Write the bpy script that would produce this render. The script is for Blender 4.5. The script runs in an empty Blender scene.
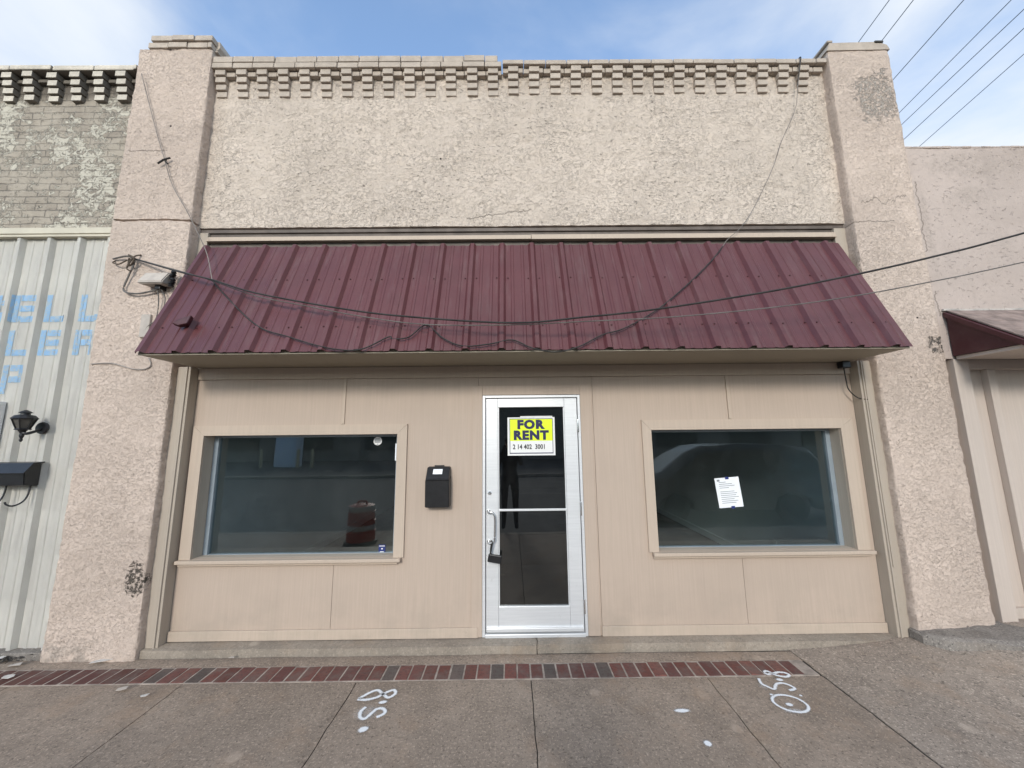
import bpy, bmesh, math, random
from mathutils import Vector, Matrix, noise
R = math.radians
random.seed(7)
C = bpy.context.scene.collection
S = bpy.context.scene

# ------------------------------------------------------------------ camera
cam = bpy.data.cameras.new('camera')
cam.sensor_width = 36.0
cam.lens = 36.0 * 362.0 / 1024.0
cam.clip_start = 0.05; cam.clip_end = 3000
camo = bpy.data.objects.new('camera', cam); C.objects.link(camo)
th, yw, rl = R(8.3), R(0.27), R(0.58)
fw = Vector((math.sin(yw)*math.cos(th), math.cos(yw)*math.cos(th), math.sin(th)))
rt = Vector((math.cos(yw), -math.sin(yw), 0)); up = rt.cross(fw)
rt2 = rt*math.cos(rl) - up*math.sin(rl); up2 = up*math.cos(rl) + rt*math.sin(rl)
M = Matrix((rt2, up2, -fw)).transposed().to_4x4(); M.translation = Vector((0, -3.4, 1.765))
camo.matrix_world = M
S.camera = camo
S.render.resolution_x = 1024; S.render.resolution_y = 768

# ------------------------------------------------------------------ light
SUN_EL, SUN_AZ = R(23), R(189)          # sun behind the photographer, veiled by thin cloud
w = bpy.data.worlds.new('World'); S.world = w; w.use_nodes = True
nt = w.node_tree; nt.nodes.clear()
def wn(t, **k):
    n = nt.nodes.new(t)
    for a, b in k.items(): setattr(n, a, b)
    return n
def wl(a, b): nt.links.new(a, b)
sky = wn('ShaderNodeTexSky', sky_type='NISHITA', sun_disc=False, sun_elevation=SUN_EL, sun_rotation=SUN_AZ)
sky.air_density = 1.0; sky.dust_density = 1.2; sky.ozone_density = 2.0
tc = wn('ShaderNodeTexCoord')
sep = wn('ShaderNodeSeparateXYZ'); wl(tc.outputs['Generated'], sep.inputs[0])
zc = wn('ShaderNodeMath', operation='MAXIMUM'); wl(sep.outputs['Z'], zc.inputs[0]); zc.inputs[1].default_value = 0.06
dx = wn('ShaderNodeMath', operation='DIVIDE'); wl(sep.outputs['X'], dx.inputs[0]); wl(zc.outputs[0], dx.inputs[1])
dy = wn('ShaderNodeMath', operation='DIVIDE'); wl(sep.outputs['Y'], dy.inputs[0]); wl(zc.outputs[0], dy.inputs[1])
cmb = wn('ShaderNodeCombineXYZ'); wl(dx.outputs[0], cmb.inputs[0]); wl(dy.outputs[0], cmb.inputs[1])
n1 = wn('ShaderNodeTexNoise'); n1.inputs['Scale'].default_value = 1.25; n1.inputs['Detail'].default_value = 8
n1.inputs['Roughness'].default_value = 0.52; n1.inputs['Distortion'].default_value = 0.35
wl(cmb.outputs[0], n1.inputs['Vector'])
def blob(direction, c0, c1):
    """a bank of cloud round one direction of the sky"""
    d = wn('ShaderNodeVectorMath', operation='DOT_PRODUCT'); wl(tc.outputs['Generated'], d.inputs[0])
    d.inputs[1].default_value = Vector(direction).normalized()
    m = wn('ShaderNodeMapRange', interpolation_type='SMOOTHSTEP'); wl(d.outputs['Value'], m.inputs[0])
    m.inputs[1].default_value = c0; m.inputs[2].default_value = c1
    return m.outputs[0]
def add(a, b, k=1.0):
    m = wn('ShaderNodeMath', operation='MULTIPLY_ADD'); wl(b, m.inputs[0]); m.inputs[1].default_value = k; wl(a, m.inputs[2])
    return m.outputs[0]
s_ = n1.outputs['Fac']
s_ = add(s_, blob((-1.62, 1.0, 1.28), 0.965, 1.0), 0.22)       # cumulus at the upper left
s_ = add(s_, blob((1.75, 1.0, 1.10), 0.80, 1.0), 0.24)        # thin white sheet at the right
s_ = add(s_, blob((0.1, -1.0, 0.55), 0.0, 0.9), 0.22)         # veil over the street side
cr = wn('ShaderNodeMapRange', interpolation_type='SMOOTHSTEP'); wl(s_, cr.inputs[0])
cr.inputs[1].default_value = 0.44; cr.inputs[2].default_value = 0.88; cr.inputs[3].default_value = 0.09
mx = wn('ShaderNodeMix', data_type='RGBA'); wl(cr.outputs[0], mx.inputs[0])
gain = wn('ShaderNodeMix', data_type='RGBA', blend_type='MULTIPLY'); gain.inputs[0].default_value = 1.0
wl(sky.outputs[0], gain.inputs[6]); gain.inputs[7].default_value = (1.95, 2.25, 2.4, 1)
wl(gain.outputs[2], mx.inputs[6]); mx.inputs[7].default_value = (6.0, 6.4, 6.9, 1)
bg = wn('ShaderNodeBackground'); wl(mx.outputs[2], bg.inputs[0]); bg.inputs[1].default_value = 0.135
wo = wn('ShaderNodeOutputWorld'); wl(bg.outputs[0], wo.inputs[0])

sd = bpy.data.lights.new('sun', 'SUN'); sd.energy = 1.9; sd.angle = R(12); sd.color = (1.0, 0.95, 0.88)
so = bpy.data.objects.new('sun', sd); C.objects.link(so)
sdir = Vector((math.sin(SUN_AZ)*math.cos(SUN_EL), math.cos(SUN_AZ)*math.cos(SUN_EL), math.sin(SUN_EL)))
so.rotation_euler = sdir.to_track_quat('Z', 'Y').to_euler(); so.location = sdir*60
vs = S.view_settings
vs.view_transform = 'Standard'; vs.look = 'None'; vs.gamma = 1.0; vs.use_curve_mapping = False
vs.exposure = 0.15

# ------------------------------------------------------------------ materials
class Mat:
    def __init__(s, name):
        s.m = bpy.data.materials.new(name); s.m.use_nodes = True
        s.t = s.m.node_tree; s.p = s.t.nodes['Principled BSDF']; s.o = s.t.nodes['Material Output']
        s.tc = s.n('ShaderNodeTexCoord'); s.co = s.tc.outputs['Object']
    def n(s, t, **k):
        x = s.t.nodes.new(t)
        for a, b in k.items(): setattr(x, a, b)
        return x
    def l(s, a, b): s.t.links.new(a, b)
    def val(s, sock, v):
        if hasattr(v, 'links') or isinstance(v, bpy.types.NodeSocket): s.l(v, sock)
        else: sock.default_value = v
    def scale(s, v, co=None):
        m = s.n('ShaderNodeMapping'); m.inputs['Scale'].default_value = v; s.l(co or s.co, m.inputs[0]); return m.outputs[0]
    def noise(s, scale, detail=4, rough=.55, co=None, dist=0):
        x = s.n('ShaderNodeTexNoise'); x.inputs['Scale'].default_value = scale; x.inputs['Detail'].default_value = detail
        x.inputs['Roughness'].default_value = rough; x.inputs['Distortion'].default_value = dist; s.l(co or s.co, x.inputs['Vector']); return x.outputs['Fac']
    def voro(s, scale, co=None, feature='F1'):
        x = s.n('ShaderNodeTexVoronoi', feature=feature); x.inputs['Scale'].default_value = scale; s.l(co or s.co, x.inputs['Vector']); return x.outputs['Distance']
    def rng(s, v, a, b, c=0.0, d=1.0):
        x = s.n('ShaderNodeMapRange', interpolation_type='SMOOTHSTEP'); s.val(x.inputs[0], v)
        for i, q in zip((1, 2, 3, 4), (a, b, c, d)): x.inputs[i].default_value = q
        return x.outputs[0]
    def math(s, op, a, b=0.0):
        x = s.n('ShaderNodeMath', operation=op); s.val(x.inputs[0], a); s.val(x.inputs[1], b); return x.outputs[0]
    def mix(s, f, a, b, mode='MIX'):
        x = s.n('ShaderNodeMix', data_type='RGBA', blend_type=mode); s.val(x.inputs[0], f)
        for i, q in ((6, a), (7, b)):
            if isinstance(q, tuple): x.inputs[i].default_value = (*q[:3], 1)
            else: s.l(q, x.inputs[i])
        return x.outputs[2]
    def bump(s, h, strength=.5, dist=.01, prev=None):
        x = s.n('ShaderNodeBump'); x.inputs['Strength'].default_value = strength; x.inputs['Distance'].default_value = dist
        s.l(h, x.inputs['Height'])
        if prev is not None: s.l(prev, x.inputs['Normal'])
        return x.outputs[0]
    def fin(s, col=None, rough=None, nrm=None, metal=None, spec=None):
        if col is not None:
            if isinstance(col, tuple): s.p.inputs['Base Color'].default_value = (*col[:3], 1)
            else: s.l(col, s.p.inputs['Base Color'])
        if rough is not None: s.val(s.p.inputs['Roughness'], rough)
        if nrm is not None: s.l(nrm, s.p.inputs['Normal'])
        if metal is not None: s.p.inputs['Metallic'].default_value = metal
        if spec is not None: s.p.inputs['Specular IOR Level'].default_value = spec
        return s.m
def tone(c, k): return tuple(min(1, x*k) for x in c)

def simple(name, col, rough=.6, var=.15, vs=4.0, bump=.0, bs=60., metal=0., spec=.4, rand=0.):
    m = Mat(name)
    f = m.rng(m.noise(vs, 6, .6), .3, .7)
    c = m.mix(f, tone(col, 1-var), tone(col, 1+var))
    if rand:
        oi = m.n('ShaderNodeObjectInfo')
        c = m.mix(m.rng(oi.outputs['Random'], 0, 1, 0, rand), c, tone(col, .55))
    nr = m.bump(m.noise(bs, 5, .6), bump, .004) if bump else None
    return m.fin(c, rough, nr, metal, spec)

def stucco(name, col, coarse, patches=(), pits=.0, dirt=None, soft=False, crev=.55, cracks=()):
    """painted stucco: trowel lumps, pits, weather stains and given worn patches (x, y, z, rx, rz)"""
    m = Mat(name)
    c = m.mix(m.rng(m.noise(1.3, 5, .6), .35, .68), tone(col, .93), tone(col, 1.05))
    c = m.mix(m.rng(m.noise(26, 4, .6), .4, .7, 0, .35), c, tone(col, .86))
    # rain streaks
    st = m.rng(m.noise(1., 6, .6, m.scale((7, 7, .55))), .52, .78, 0, .33)
    c = m.mix(st, c, (col[0]*.66, col[1]*.66, col[2]*.66))
    # vein like trowel ridges
    warp = m.n('ShaderNodeVectorMath', operation='ADD')
    nz = m.n('ShaderNodeTexNoise'); nz.inputs['Scale'].default_value = 9; m.l(m.co, nz.inputs['Vector'])
    sc = m.n('ShaderNodeVectorMath', operation='SCALE'); sc.inputs['Scale'].default_value = .22; m.l(nz.outputs['Color'], sc.inputs[0])
    m.l(m.co, warp.inputs[0]); m.l(sc.outputs[0], warp.inputs[1])
    v = m.rng(m.voro(coarse, warp.outputs[0], 'DISTANCE_TO_EDGE'), .0, .22)
    lump = m.noise(coarse*1.1, 5, .66, dist=.25)
    fine = m.noise(coarse*5, 4, .65)
    zone = m.rng(m.noise(2.2, 4, .6), .38, .62)
    h = m.math('ADD', m.math('MULTIPLY', lump, 1.0), m.math('MULTIPLY', fine, .45))
    h = m.math('ADD', h, m.math('MULTIPLY', m.math('MULTIPLY', v, zone), .12))
    h = m.math('MULTIPLY', h, m.rng(m.noise(1.6, 4, .6), .34, .66, .30, 1.0))
    nr = m.bump(h, .62 if not soft else .4, .025 if not soft else .012)
    # crevices between trowel strokes, in patches
    rd = m.math('ABSOLUTE', m.math('SUBTRACT', m.noise(coarse*.9, 5, .72, m.scale((1, 1, 1.6)), .5), .5))
    rz = m.rng(m.noise(2.6, 5, .7), .36, .66, .18, 1)
    cv = m.math('MULTIPLY', m.rng(rd, .022, .004), rz)
    if not soft:
        c = m.mix(m.math('MULTIPLY', cv, crev), c, tone(col, .38))
        nr = m.bump(m.math('SUBTRACT', 0.0, cv), .6, .012, nr)
    if pits:
        pit = m.math('MULTIPLY', m.rng(m.noise(coarse*1.15, 4, .72, m.scale((1.0, 1, 1.9)), .5), .605, .655), m.rng(m.noise(1.7, 5, .65), .38, .62, .35, 1))
        c = m.mix(m.math('MULTIPLY', pit, pits), c, tone(col, .24))
        hole = m.math('MULTIPLY', m.rng(m.voro(4.2), .055, .035), m.rng(m.noise(3.1, 2), .52, .6))
        c = m.mix(hole, c, (.025, .02, .018))
        nr = m.bump(m.math('SUBTRACT', 0.0, pit), .7, .012, nr)
    for (px, py, pz, rx, rz, pc) in patches:
        mp = m.n('ShaderNodeMapping'); mp.vector_type = 'POINT'
        mp.inputs['Location'].default_value = (-px/rx, -py/.4, -pz/rz); mp.inputs['Scale'].default_value = (1/rx, 1/.4, 1/rz); m.l(m.co, mp.inputs[0])
        ln = m.n('ShaderNodeVectorMath', operation='LENGTH'); m.l(mp.outputs[0], ln.inputs[0])
        e = m.math('ADD', ln.outputs['Value'], m.math('MULTIPLY', m.math('SUBTRACT', m.noise(9, 6, .7), .5), 1.9))
        f = m.rng(e, .86, .72) if not soft else m.rng(e, 1.25, .45)
        hole = m.math('MULTIPLY', f, m.rng(m.noise(34, 4, .7), .45, .57, .25 if soft else .0, 1))
        c = m.mix(hole, c, pc)
        nr = m.bump(m.math('SUBTRACT', 0.0, hole), .9 if not soft else .15, .012, nr)
    for (ax, a, b, v0, sl_, amp) in cracks:                       # hairline cracks: run along x or z from a to b
        q = m.n('ShaderNodeSeparateXYZ'); m.l(m.co, q.inputs[0])
        u, v_ = (q.outputs['X'], q.outputs['Z']) if ax == 'x' else (q.outputs['Z'], q.outputs['X'])
        cv_ = m.n('ShaderNodeCombineXYZ'); m.l(u, cv_.inputs[0]); cv_.inputs[1].default_value = v0*3
        wob = m.math('MULTIPLY', m.math('SUBTRACT', m.noise(5.5, 6, .72, cv_.outputs[0]), .5), amp)
        ln = m.math('ADD', m.math('ADD', wob, v0), m.math('MULTIPLY', m.math('SUBTRACT', u, a), sl_))
        d = m.math('ABSOLUTE', m.math('SUBTRACT', v_, ln))
        wd = m.math('ADD', .0015, m.math('MULTIPLY', m.noise(9, 3, .6, cv_.outputs[0]), .008))
        f = m.math('MULTIPLY', m.math('LESS_THAN', d, wd), m.math('MULTIPLY', m.math('GREATER_THAN', u, a), m.math('LESS_THAN', u, b)))
        c = m.mix(m.math('MULTIPLY', f, .55), c, (.13, .11, .09))
        nr = m.bump(m.math('SUBTRACT', 0.0, f), .8, .01, nr)
    if dirt:
        sp = m.n('ShaderNodeSeparateXYZ'); m.l(m.co, sp.inputs[0])
        g = m.math('MULTIPLY', m.rng(sp.outputs['Z'], dirt[0], dirt[1]), m.rng(m.noise(5, 6, .7), .42, .62))
        c = m.mix(m.math('MULTIPLY', g, .75), c, dirt[2])
    return m.fin(c, .88, nr, 0, .25)

STC = (.63, .515, .435)
WALLC = (.65, .555, .47)
M_wall = stucco('stucco_rough', WALLC, 22, pits=.7, crev=.7, cracks=[('x', -.42, .22, 3.93, .14, .14)], dirt=(5.25, 5.72, (.27, .245, .22)))
M_pil = stucco('stucco_trowelled', STC, 27, pits=.15, crev=.22, cracks=[('x', 3.46, 3.92, 4.02, .02, .34), ('x', -3.8, -3.4, 4.62, .02, .10), ('x', 3.36, 3.75, 3.80, .0, .12)], patches=[
    (-3.16, -.15, .60, .10, .19, (.10, .085, .07)), (3.80, -.15, 5.2, .27, .34, (.50, .44, .385)),
    (3.97, -.15, 2.56, .16, .10, (.14, .125, .11)), (-3.5, -.15, 5.82, .1, .05, (.13, .11, .1))],
    dirt=(.22, .0, (.27, .235, .20)))
M_pink = stucco('stucco_pink', (.485, .405, .36), 15, soft=True, pits=.1, cracks=[('z', 3.5, 4.25, 4.05, .03, .14), ('z', 2.85, 3.1, 4.06, .0, .12)], patches=[
    (4.65, -.13, 4.42, .5, .14, (.40, .335, .295)), (4.62, -.13, 4.08, .24, .10, (.41, .345, .305)), (5.3, -.13, 4.5, .3, .2, (.39, .325, .285)),
    (4.8, -.13, 3.6, .14, .09, (.43, .36, .32)), (4.10, -.13, 3.75, .05, .45, (.40, .335, .295))])

def wood(name, col, grain=True, wear=0.):
    m = Mat(name)
    g = m.noise(1., 6, .65, m.scale((70, 70, 1.6)))
    c = m.mix(m.rng(g, .35, .7), tone(col, .955), tone(col, 1.03))
    c = m.mix(m.rng(m.noise(.9, 5, .6), .4, .7, 0, .45), c, tone(col, .86))
    c = m.mix(m.rng(m.noise(1., 5, .65, m.scale((11, 11, .5))), .56, .8, 0, .3), c, tone(col, .7))
    sp = m.n('ShaderNodeSeparateXYZ'); m.l(m.co, sp.inputs[0])
    low = m.math('MULTIPLY', m.rng(sp.outputs['Z'], .62, .08), m.rng(m.noise(3.5, 6, .7), .42, .68, 0, .32))
    c = m.mix(low, c, (.33, .285, .23))
    if wear:
        c = m.mix(m.math('MULTIPLY', m.rng(m.noise(14, 6, .75), .63, .70), wear), c, (.23, .2, .17))
    h = m.math('ADD', g, m.math('MULTIPLY', m.noise(120, 3), .3))
    return m.fin(c, .62, m.bump(h, .35 if grain else .12, .004), 0, .35)
SID = (.478, .383, .310)
M_siding = wood('painted_plywood', SID)
M_trim = wood('painted_trim', (.505, .412, .33), False, .25)
M_jamb = wood('painted_jamb', (.43, .37, .305), False, .3)
M_pinkboard = wood('pink_painted_board', (.54, .46, .40), False, .1)
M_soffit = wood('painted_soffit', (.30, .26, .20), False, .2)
M_cream = simple('cream_metal_trim', (.58, .53, .42), .5, .08, 3)

def painted_brick(name, col, rand=.0):
    m = Mat(name)
    oi = m.n('ShaderNodeObjectInfo')
    c = m.mix(m.rng(m.noise(9, 6, .65), .35, .7), tone(col, .82), tone(col, 1.08))
    c = m.mix(m.rng(m.noise(34, 5, .7), .6, .72, 0, .8), c, tone(col, .42))
    c = m.mix(m.rng(oi.outputs['Random'], 0, 1, 0, rand), c, tone(col, .72))
    return m.fin(c, .85, m.bump(m.noise(70, 5, .65), .5, .006), 0, .25)
M_corbel = painted_brick('painted_brick', (.53, .455, .385), .4)
def shaded_sides(mm):  # paints shade into the colour of faces turned away from the front
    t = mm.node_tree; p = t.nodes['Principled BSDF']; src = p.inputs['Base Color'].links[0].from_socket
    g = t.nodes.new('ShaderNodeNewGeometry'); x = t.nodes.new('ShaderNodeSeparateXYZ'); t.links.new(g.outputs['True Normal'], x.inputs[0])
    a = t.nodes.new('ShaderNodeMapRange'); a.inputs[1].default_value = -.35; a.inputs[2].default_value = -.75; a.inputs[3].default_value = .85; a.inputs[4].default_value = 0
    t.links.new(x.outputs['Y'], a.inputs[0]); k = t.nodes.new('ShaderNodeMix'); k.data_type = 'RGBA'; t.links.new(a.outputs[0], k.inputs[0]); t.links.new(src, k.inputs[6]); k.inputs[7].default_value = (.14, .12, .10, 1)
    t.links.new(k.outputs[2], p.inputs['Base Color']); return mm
M_gcorbel = painted_brick('weathered_painted_brick', (.64, .585, .50), .4)
M_shade_grime = painted_brick('shaded_grimy_brick', (.17, .15, .125), .3)  # recess shade and grime between the corbels, in one dark colour

def old_brick():
    m = Mat('old_brick_peeling_paint')
    sp = m.n('ShaderNodeSeparateXYZ'); m.l(m.co, sp.inputs[0])
    cb = m.n('ShaderNodeCombineXYZ'); m.l(sp.outputs[0], cb.inputs[0]); m.l(sp.outputs[2], cb.inputs[1])
    wv = m.n('ShaderNodeTexNoise'); wv.inputs['Scale'].default_value = 5; wv.inputs['Detail'].default_value = 4; m.l(m.co, wv.inputs['Vector'])
    ws = m.n('ShaderNodeVectorMath', operation='SCALE'); ws.inputs['Scale'].default_value = .035; m.l(wv.outputs['Color'], ws.inputs[0])
    wa = m.n('ShaderNodeVectorMath', operation='ADD'); m.l(cb.outputs[0], wa.inputs[0]); m.l(ws.outputs[0], wa.inputs[1])
    b = m.n('ShaderNodeTexBrick'); m.l(wa.outputs[0], b.inputs['Vector'])
    b.inputs['Scale'].default_value = 1.0; b.inputs['Brick Width'].default_value = .215; b.inputs['Row Height'].default_value = .074
    b.inputs['Mortar Size'].default_value = .007; b.inputs['Mortar Smooth'].default_value = .6
    b.inputs['Color1'].default_value = (.37, .322, .265, 1); b.inputs['Color2'].default_value = (.30, .26, .215, 1); b.inputs['Mortar'].default_value = (.20, .18, .155, 1)
    c = m.mix(m.rng(m.noise(5, 6, .7), .38, .6, 0, .75), b.outputs['Color'], (.43, .38, .315))
    zone = m.rng(m.noise(2.0, 3, .6), .40, .62, -.075, .055)
    pn = m.math('ADD', m.noise(14, 7, .78, m.scale((1, 1, 1.25)), .8), zone)
    f = m.rng(pn, .515, .53)
    edge = m.math('MULTIPLY', m.rng(pn, .485, .512), m.rng(pn, .532, .516))
    c = m.mix(f, c, m.mix(m.noise(30, 4), (.60, .565, .475), (.47, .43, .36)))
    c = m.mix(m.math('MULTIPLY', edge, .7), c, (.11, .10, .085))
    shade_grime = m.math('MULTIPLY', m.rng(sp.outputs[2], 5.26, 5.40), m.rng(m.noise(7, 5, .7), .30, .5, .3, .9))  # darkens the wall behind the corbels: recess shade painted in, with grime
    c = m.mix(shade_grime, c, (.13, .112, .095))
    h = m.math('ADD', m.math('MULTIPLY', b.outputs['Fac'], -.5), m.math('MULTIPLY', f, .5))
    h = m.math('ADD', h, m.math('MULTIPLY', m.noise(40, 5, .7), .5))
    return m.fin(c, .9, m.bump(h, .8, .018), 0, .2)
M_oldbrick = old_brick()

def metal_paint(name, col, rough, var=.08, dust=.0, bs=0., spec=.5):
    m = Mat(name)
    c = m.mix(m.rng(m.noise(1.1, 6, .65), .35, .7), tone(col, 1-var), tone(col, 1+var))
    dn = m.rng(m.noise(1., 6, .7, m.scale((16, 2.2, 2.2))), .48, .75, 0, dust)
    c = m.mix(dn, c, (.30, .25, .235))
    c = m.mix(m.rng(m.noise(45, 5, .75), .70, .76, 0, .6), c, tone(col, .45))
    r = m.rng(m.noise(3, 5, .6), .3, .7, rough-.07, rough+.12)
    nr = m.bump(m.noise(2.2, 3, .5), .12, .02)
    return m.fin(c, r, nr, 0, spec)
M_maroon = metal_paint('maroon_metal', (.104, .031, .034), .38, .1, .13)
M_maroond = metal_paint('dark_maroon_paint', (.060, .012, .016), .45, .1, .1)
M_whitemetal = metal_paint('white_ribbed_metal', (.83, .81, .755), .5, .04, .18)
M_blue = simple('blue_lettering_paint', (.30, .50, .72), .6, .18, 14)
def worn_blue():
    m = Mat('faded_blue_paint')
    f = m.rng(m.noise(42, 6, .75), .46, .64)
    c = m.mix(f, m.mix(m.noise(5), (.42, .68, .93), (.52, .74, .93)), (.70, .73, .73))
    return m.fin(c, .6, None, 0, .3)
M_blue = worn_blue()

def alu():
    m = Mat('brushed_aluminium')
    c = m.mix(m.rng(m.noise(1., 4, .6, m.scale((3, 3, 60))), .3, .7), (.70, .71, .72), (.76, .77, .78))
    c = m.mix(m.rng(m.noise(8, 6, .7), .58, .75, 0, .4), c, (.5, .49, .47))
    return m.fin(c, .38, m.bump(m.noise(300, 2), .05, .001), .35, .5)
M_alu = alu()
M_frame = simple('anodised_window_frame', (.30, .35, .39), .4, .08, 6, metal=.2)
M_steel = simple('steel_handle', (.62, .62, .62), .25, .05, 10, metal=.9)
M_black = simple('black_paint', (.012, .012, .0135), .36, .25, 20, .25, 90, spec=.5)
M_blackrubber = simple('black_rubber', (.02, .02, .02), .65, .2, 20)
M_wire = simple('weathered_cable', (.03, .027, .025), .6, .4, 6)
M_greywire = simple('grey_wire', (.13, .12, .11), .6, .3, 6)
M_midwire = simple('dull_wire', (.22, .195, .175), .65, .35, 5)
M_palewire = simple('pale_painted_wire', (.36, .32, .29), .7, .25, 9)
M_power = simple('overhead_cable', (.26, .28, .33), .5, .1, 1)
M_white = simple('white_plastic', (.80, .80, .78), .45, .04, 6)
M_paper = simple('white_paper', (.82, .84, .86), .8, .03, 8)
M_scrap = simple('dirty_paper', (.60, .58, .55), .85, .15, 18)
M_ink = simple('grey_print', (.25, .26, .28), .8, .1, 8)
M_navy = simple('navy_print', (.012, .013, .075), .5, .1, 8)
M_yellow = simple('fluorescent_yellow', (.78, .95, .02), .45, .04, 8)
M_deepblue = simple('dark_blue_sticker', (.02, .035, .16), .5, .1, 8)
M_box = simple('beige_box', (.47, .42, .37), .6, .15, 8, .2, 80)
M_tar = simple('roof_tar', (.05, .048, .045), .9, .3, 3, .3)
M_flash = simple('whitish_flashing', (.47, .43, .39), .7, .25, 9)
M_shingle = simple('weathered_shingle', (.25, .19, .165), .85, .3, 9, .6, 40)
M_dirt = simple('dark_debris', (.045, .04, .035), .9, .5, 22, .8, 60)
M_orange = simple('orange_plastic', (.33, .04, .018), .5, .1, 4)
M_reflect = simple('white_band', (.38, .37, .35), .4, .1, 4)
M_room = simple('interior_paint', (.66, .685, .68), .8, .05, 1.2)  # kept pale so the side walls look lit
M_roomshade = simple('interior_back_shade', (.16, .17, .165), .8, .1, 1)  # same room darkened: shade of its deep end put into the colour
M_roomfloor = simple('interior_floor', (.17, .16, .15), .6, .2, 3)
M_car = simple('dark_car_paint', (.012, .014, .018), .18, .1, 2, spec=.6)
M_carglass = simple('dark_car_glass', (.006, .008, .009), .06, .1, 2, spec=.6)
M_farwall = simple('far_wall_paint', (.20, .175, .15), .8, .15, .6)
M_farglass = simple('far_dark_glass', (.02, .025, .03), .2, .1, 1)
M_bark = simple('bark', (.09, .07, .055), .9, .3, 5, .6, 20)
M_leaf = simple('leaf', (.035, .055, .02), .7, .4, 1.5)
M_grass = simple('grass_blades', (.05, .075, .025), .8, .4, 5)
M_ice = simple('pale_blue_cabinet', (.62, .70, .80), .5, .06, 2)
M_post = simple('yellowed_post', (.45, .38, .24), .6, .1, 3)
M_skin = simple('skin', (.36, .22, .16), .55, .1, 9)
M_cloth = simple('dark_cloth', (.03, .032, .04), .85, .2, 7)
M_hair = simple('dark_hair', (.02, .015, .012), .7, .3, 30)

def concrete(name, base, agg=.5, warm=0., stains=()):
    m = Mat(name)
    c = m.mix(m.rng(m.noise(.8, 6, .65), .33, .7), tone(base, .84), tone(base, 1.10))
    c = m.mix(m.rng(m.noise(4.5, 6, .7), .42, .68, 0, .7), c, tone(base, .66))
    c = m.mix(m.rng(m.noise(17, 5, .75), .46, .66, 0, .6), c, tone(base, .70))
    # exposed aggregate speckle
    sp = m.noise(62, 5, .8)
    c = m.mix(m.rng(sp, .53, .62, 0, agg), c, tone(base, 1.75))
    c = m.mix(m.rng(m.noise(48, 5, .8), .55, .63, 0, min(1, agg*1.3)), c, tone(base, .36))
    # pale scuffs and old gum
    g = m.math('MULTIPLY', m.rng(m.voro(3.3), .17, .10), m.rng(m.noise(2.1, 3), .50, .60))
    c = m.mix(m.math('MULTIPLY', g, .42), c, tone(base, 1.7))
    k = m.math('MULTIPLY', m.rng(m.voro(5.1), .045, .03), m.rng(m.noise(3.7, 3), .53, .6))
    c = m.mix(m.math('MULTIPLY', k, .8), c, tone(base, .3))
    # rust brown tint
    c = m.mix(m.rng(m.noise(1.9, 5, .7), .50, .70, 0, .5), c, (base[0]*1.05, base[1]*.92, base[2]*.80))
    h = m.math('ADD', sp, m.math('MULTIPLY', m.noise(18, 4, .6), .8))
    return m.fin(c, .82, m.bump(h, .45, .006), 0, .3)
M_walk = concrete('sidewalk_concrete', (.315, .252, .200), .65)
M_walk2 = concrete('rough_old_concrete', (.34, .282, .232), .85)
M_sill = concrete('step_concrete', (.33, .283, .232), .35)
M_stoop = concrete('dark_stoop_concrete', (.25, .225, .2), .7)
M_soil = simple('joint_dirt', (.035, .03, .026), .95, .4, 20, .6, 80)
M_mortar = simple('brick_joint', (.33, .28, .24), .9, .3, 12, .5, 90)
M_asphalt = concrete('asphalt', (.075, .075, .075), .5)
M_ground = simple('far_ground', (.16, .155, .14), .9, .2, .05)
def bricks():
    m = Mat('red_paver')
    a = m.n('ShaderNodeAttribute'); a.attribute_name = 'tint'; a.attribute_type = 'GEOMETRY'
    c = m.mix(m.rng(m.noise(40, 5, .7), .42, .7, 0, .75), a.outputs['Color'], (.085, .05, .045))
    c = m.mix(m.rng(m.noise(6, 6, .7), .44, .68, 0, .75), c, (.15, .115, .10))
    return m.fin(c, .8, m.bump(m.noise(90, 5, .65), .5, .005), 0, .3)
M_paver = bricks()
def spray():
    m = Mat('white_spray_paint')
    a = m.n('ShaderNodeAttribute'); a.attribute_name = 'dens'; a.attribute_type = 'GEOMETRY'
    f = m.math('ADD', a.outputs['Fac'], m.math('MULTIPLY', m.math('SUBTRACT', m.noise(170, 3, .75), .5), .9))
    tr = m.n('ShaderNodeBsdfTransparent'); mxs = m.n('ShaderNodeMixShader')
    m.l(m.rng(f, .30, .82), mxs.inputs[0]); m.l(tr.outputs[0], mxs.inputs[1]); m.l(m.p.outputs[0], mxs.inputs[2]); m.l(mxs.outputs[0], m.o.inputs[0])
    return m.fin((.80, .82, .84), .75)
M_spray = spray()
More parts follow.
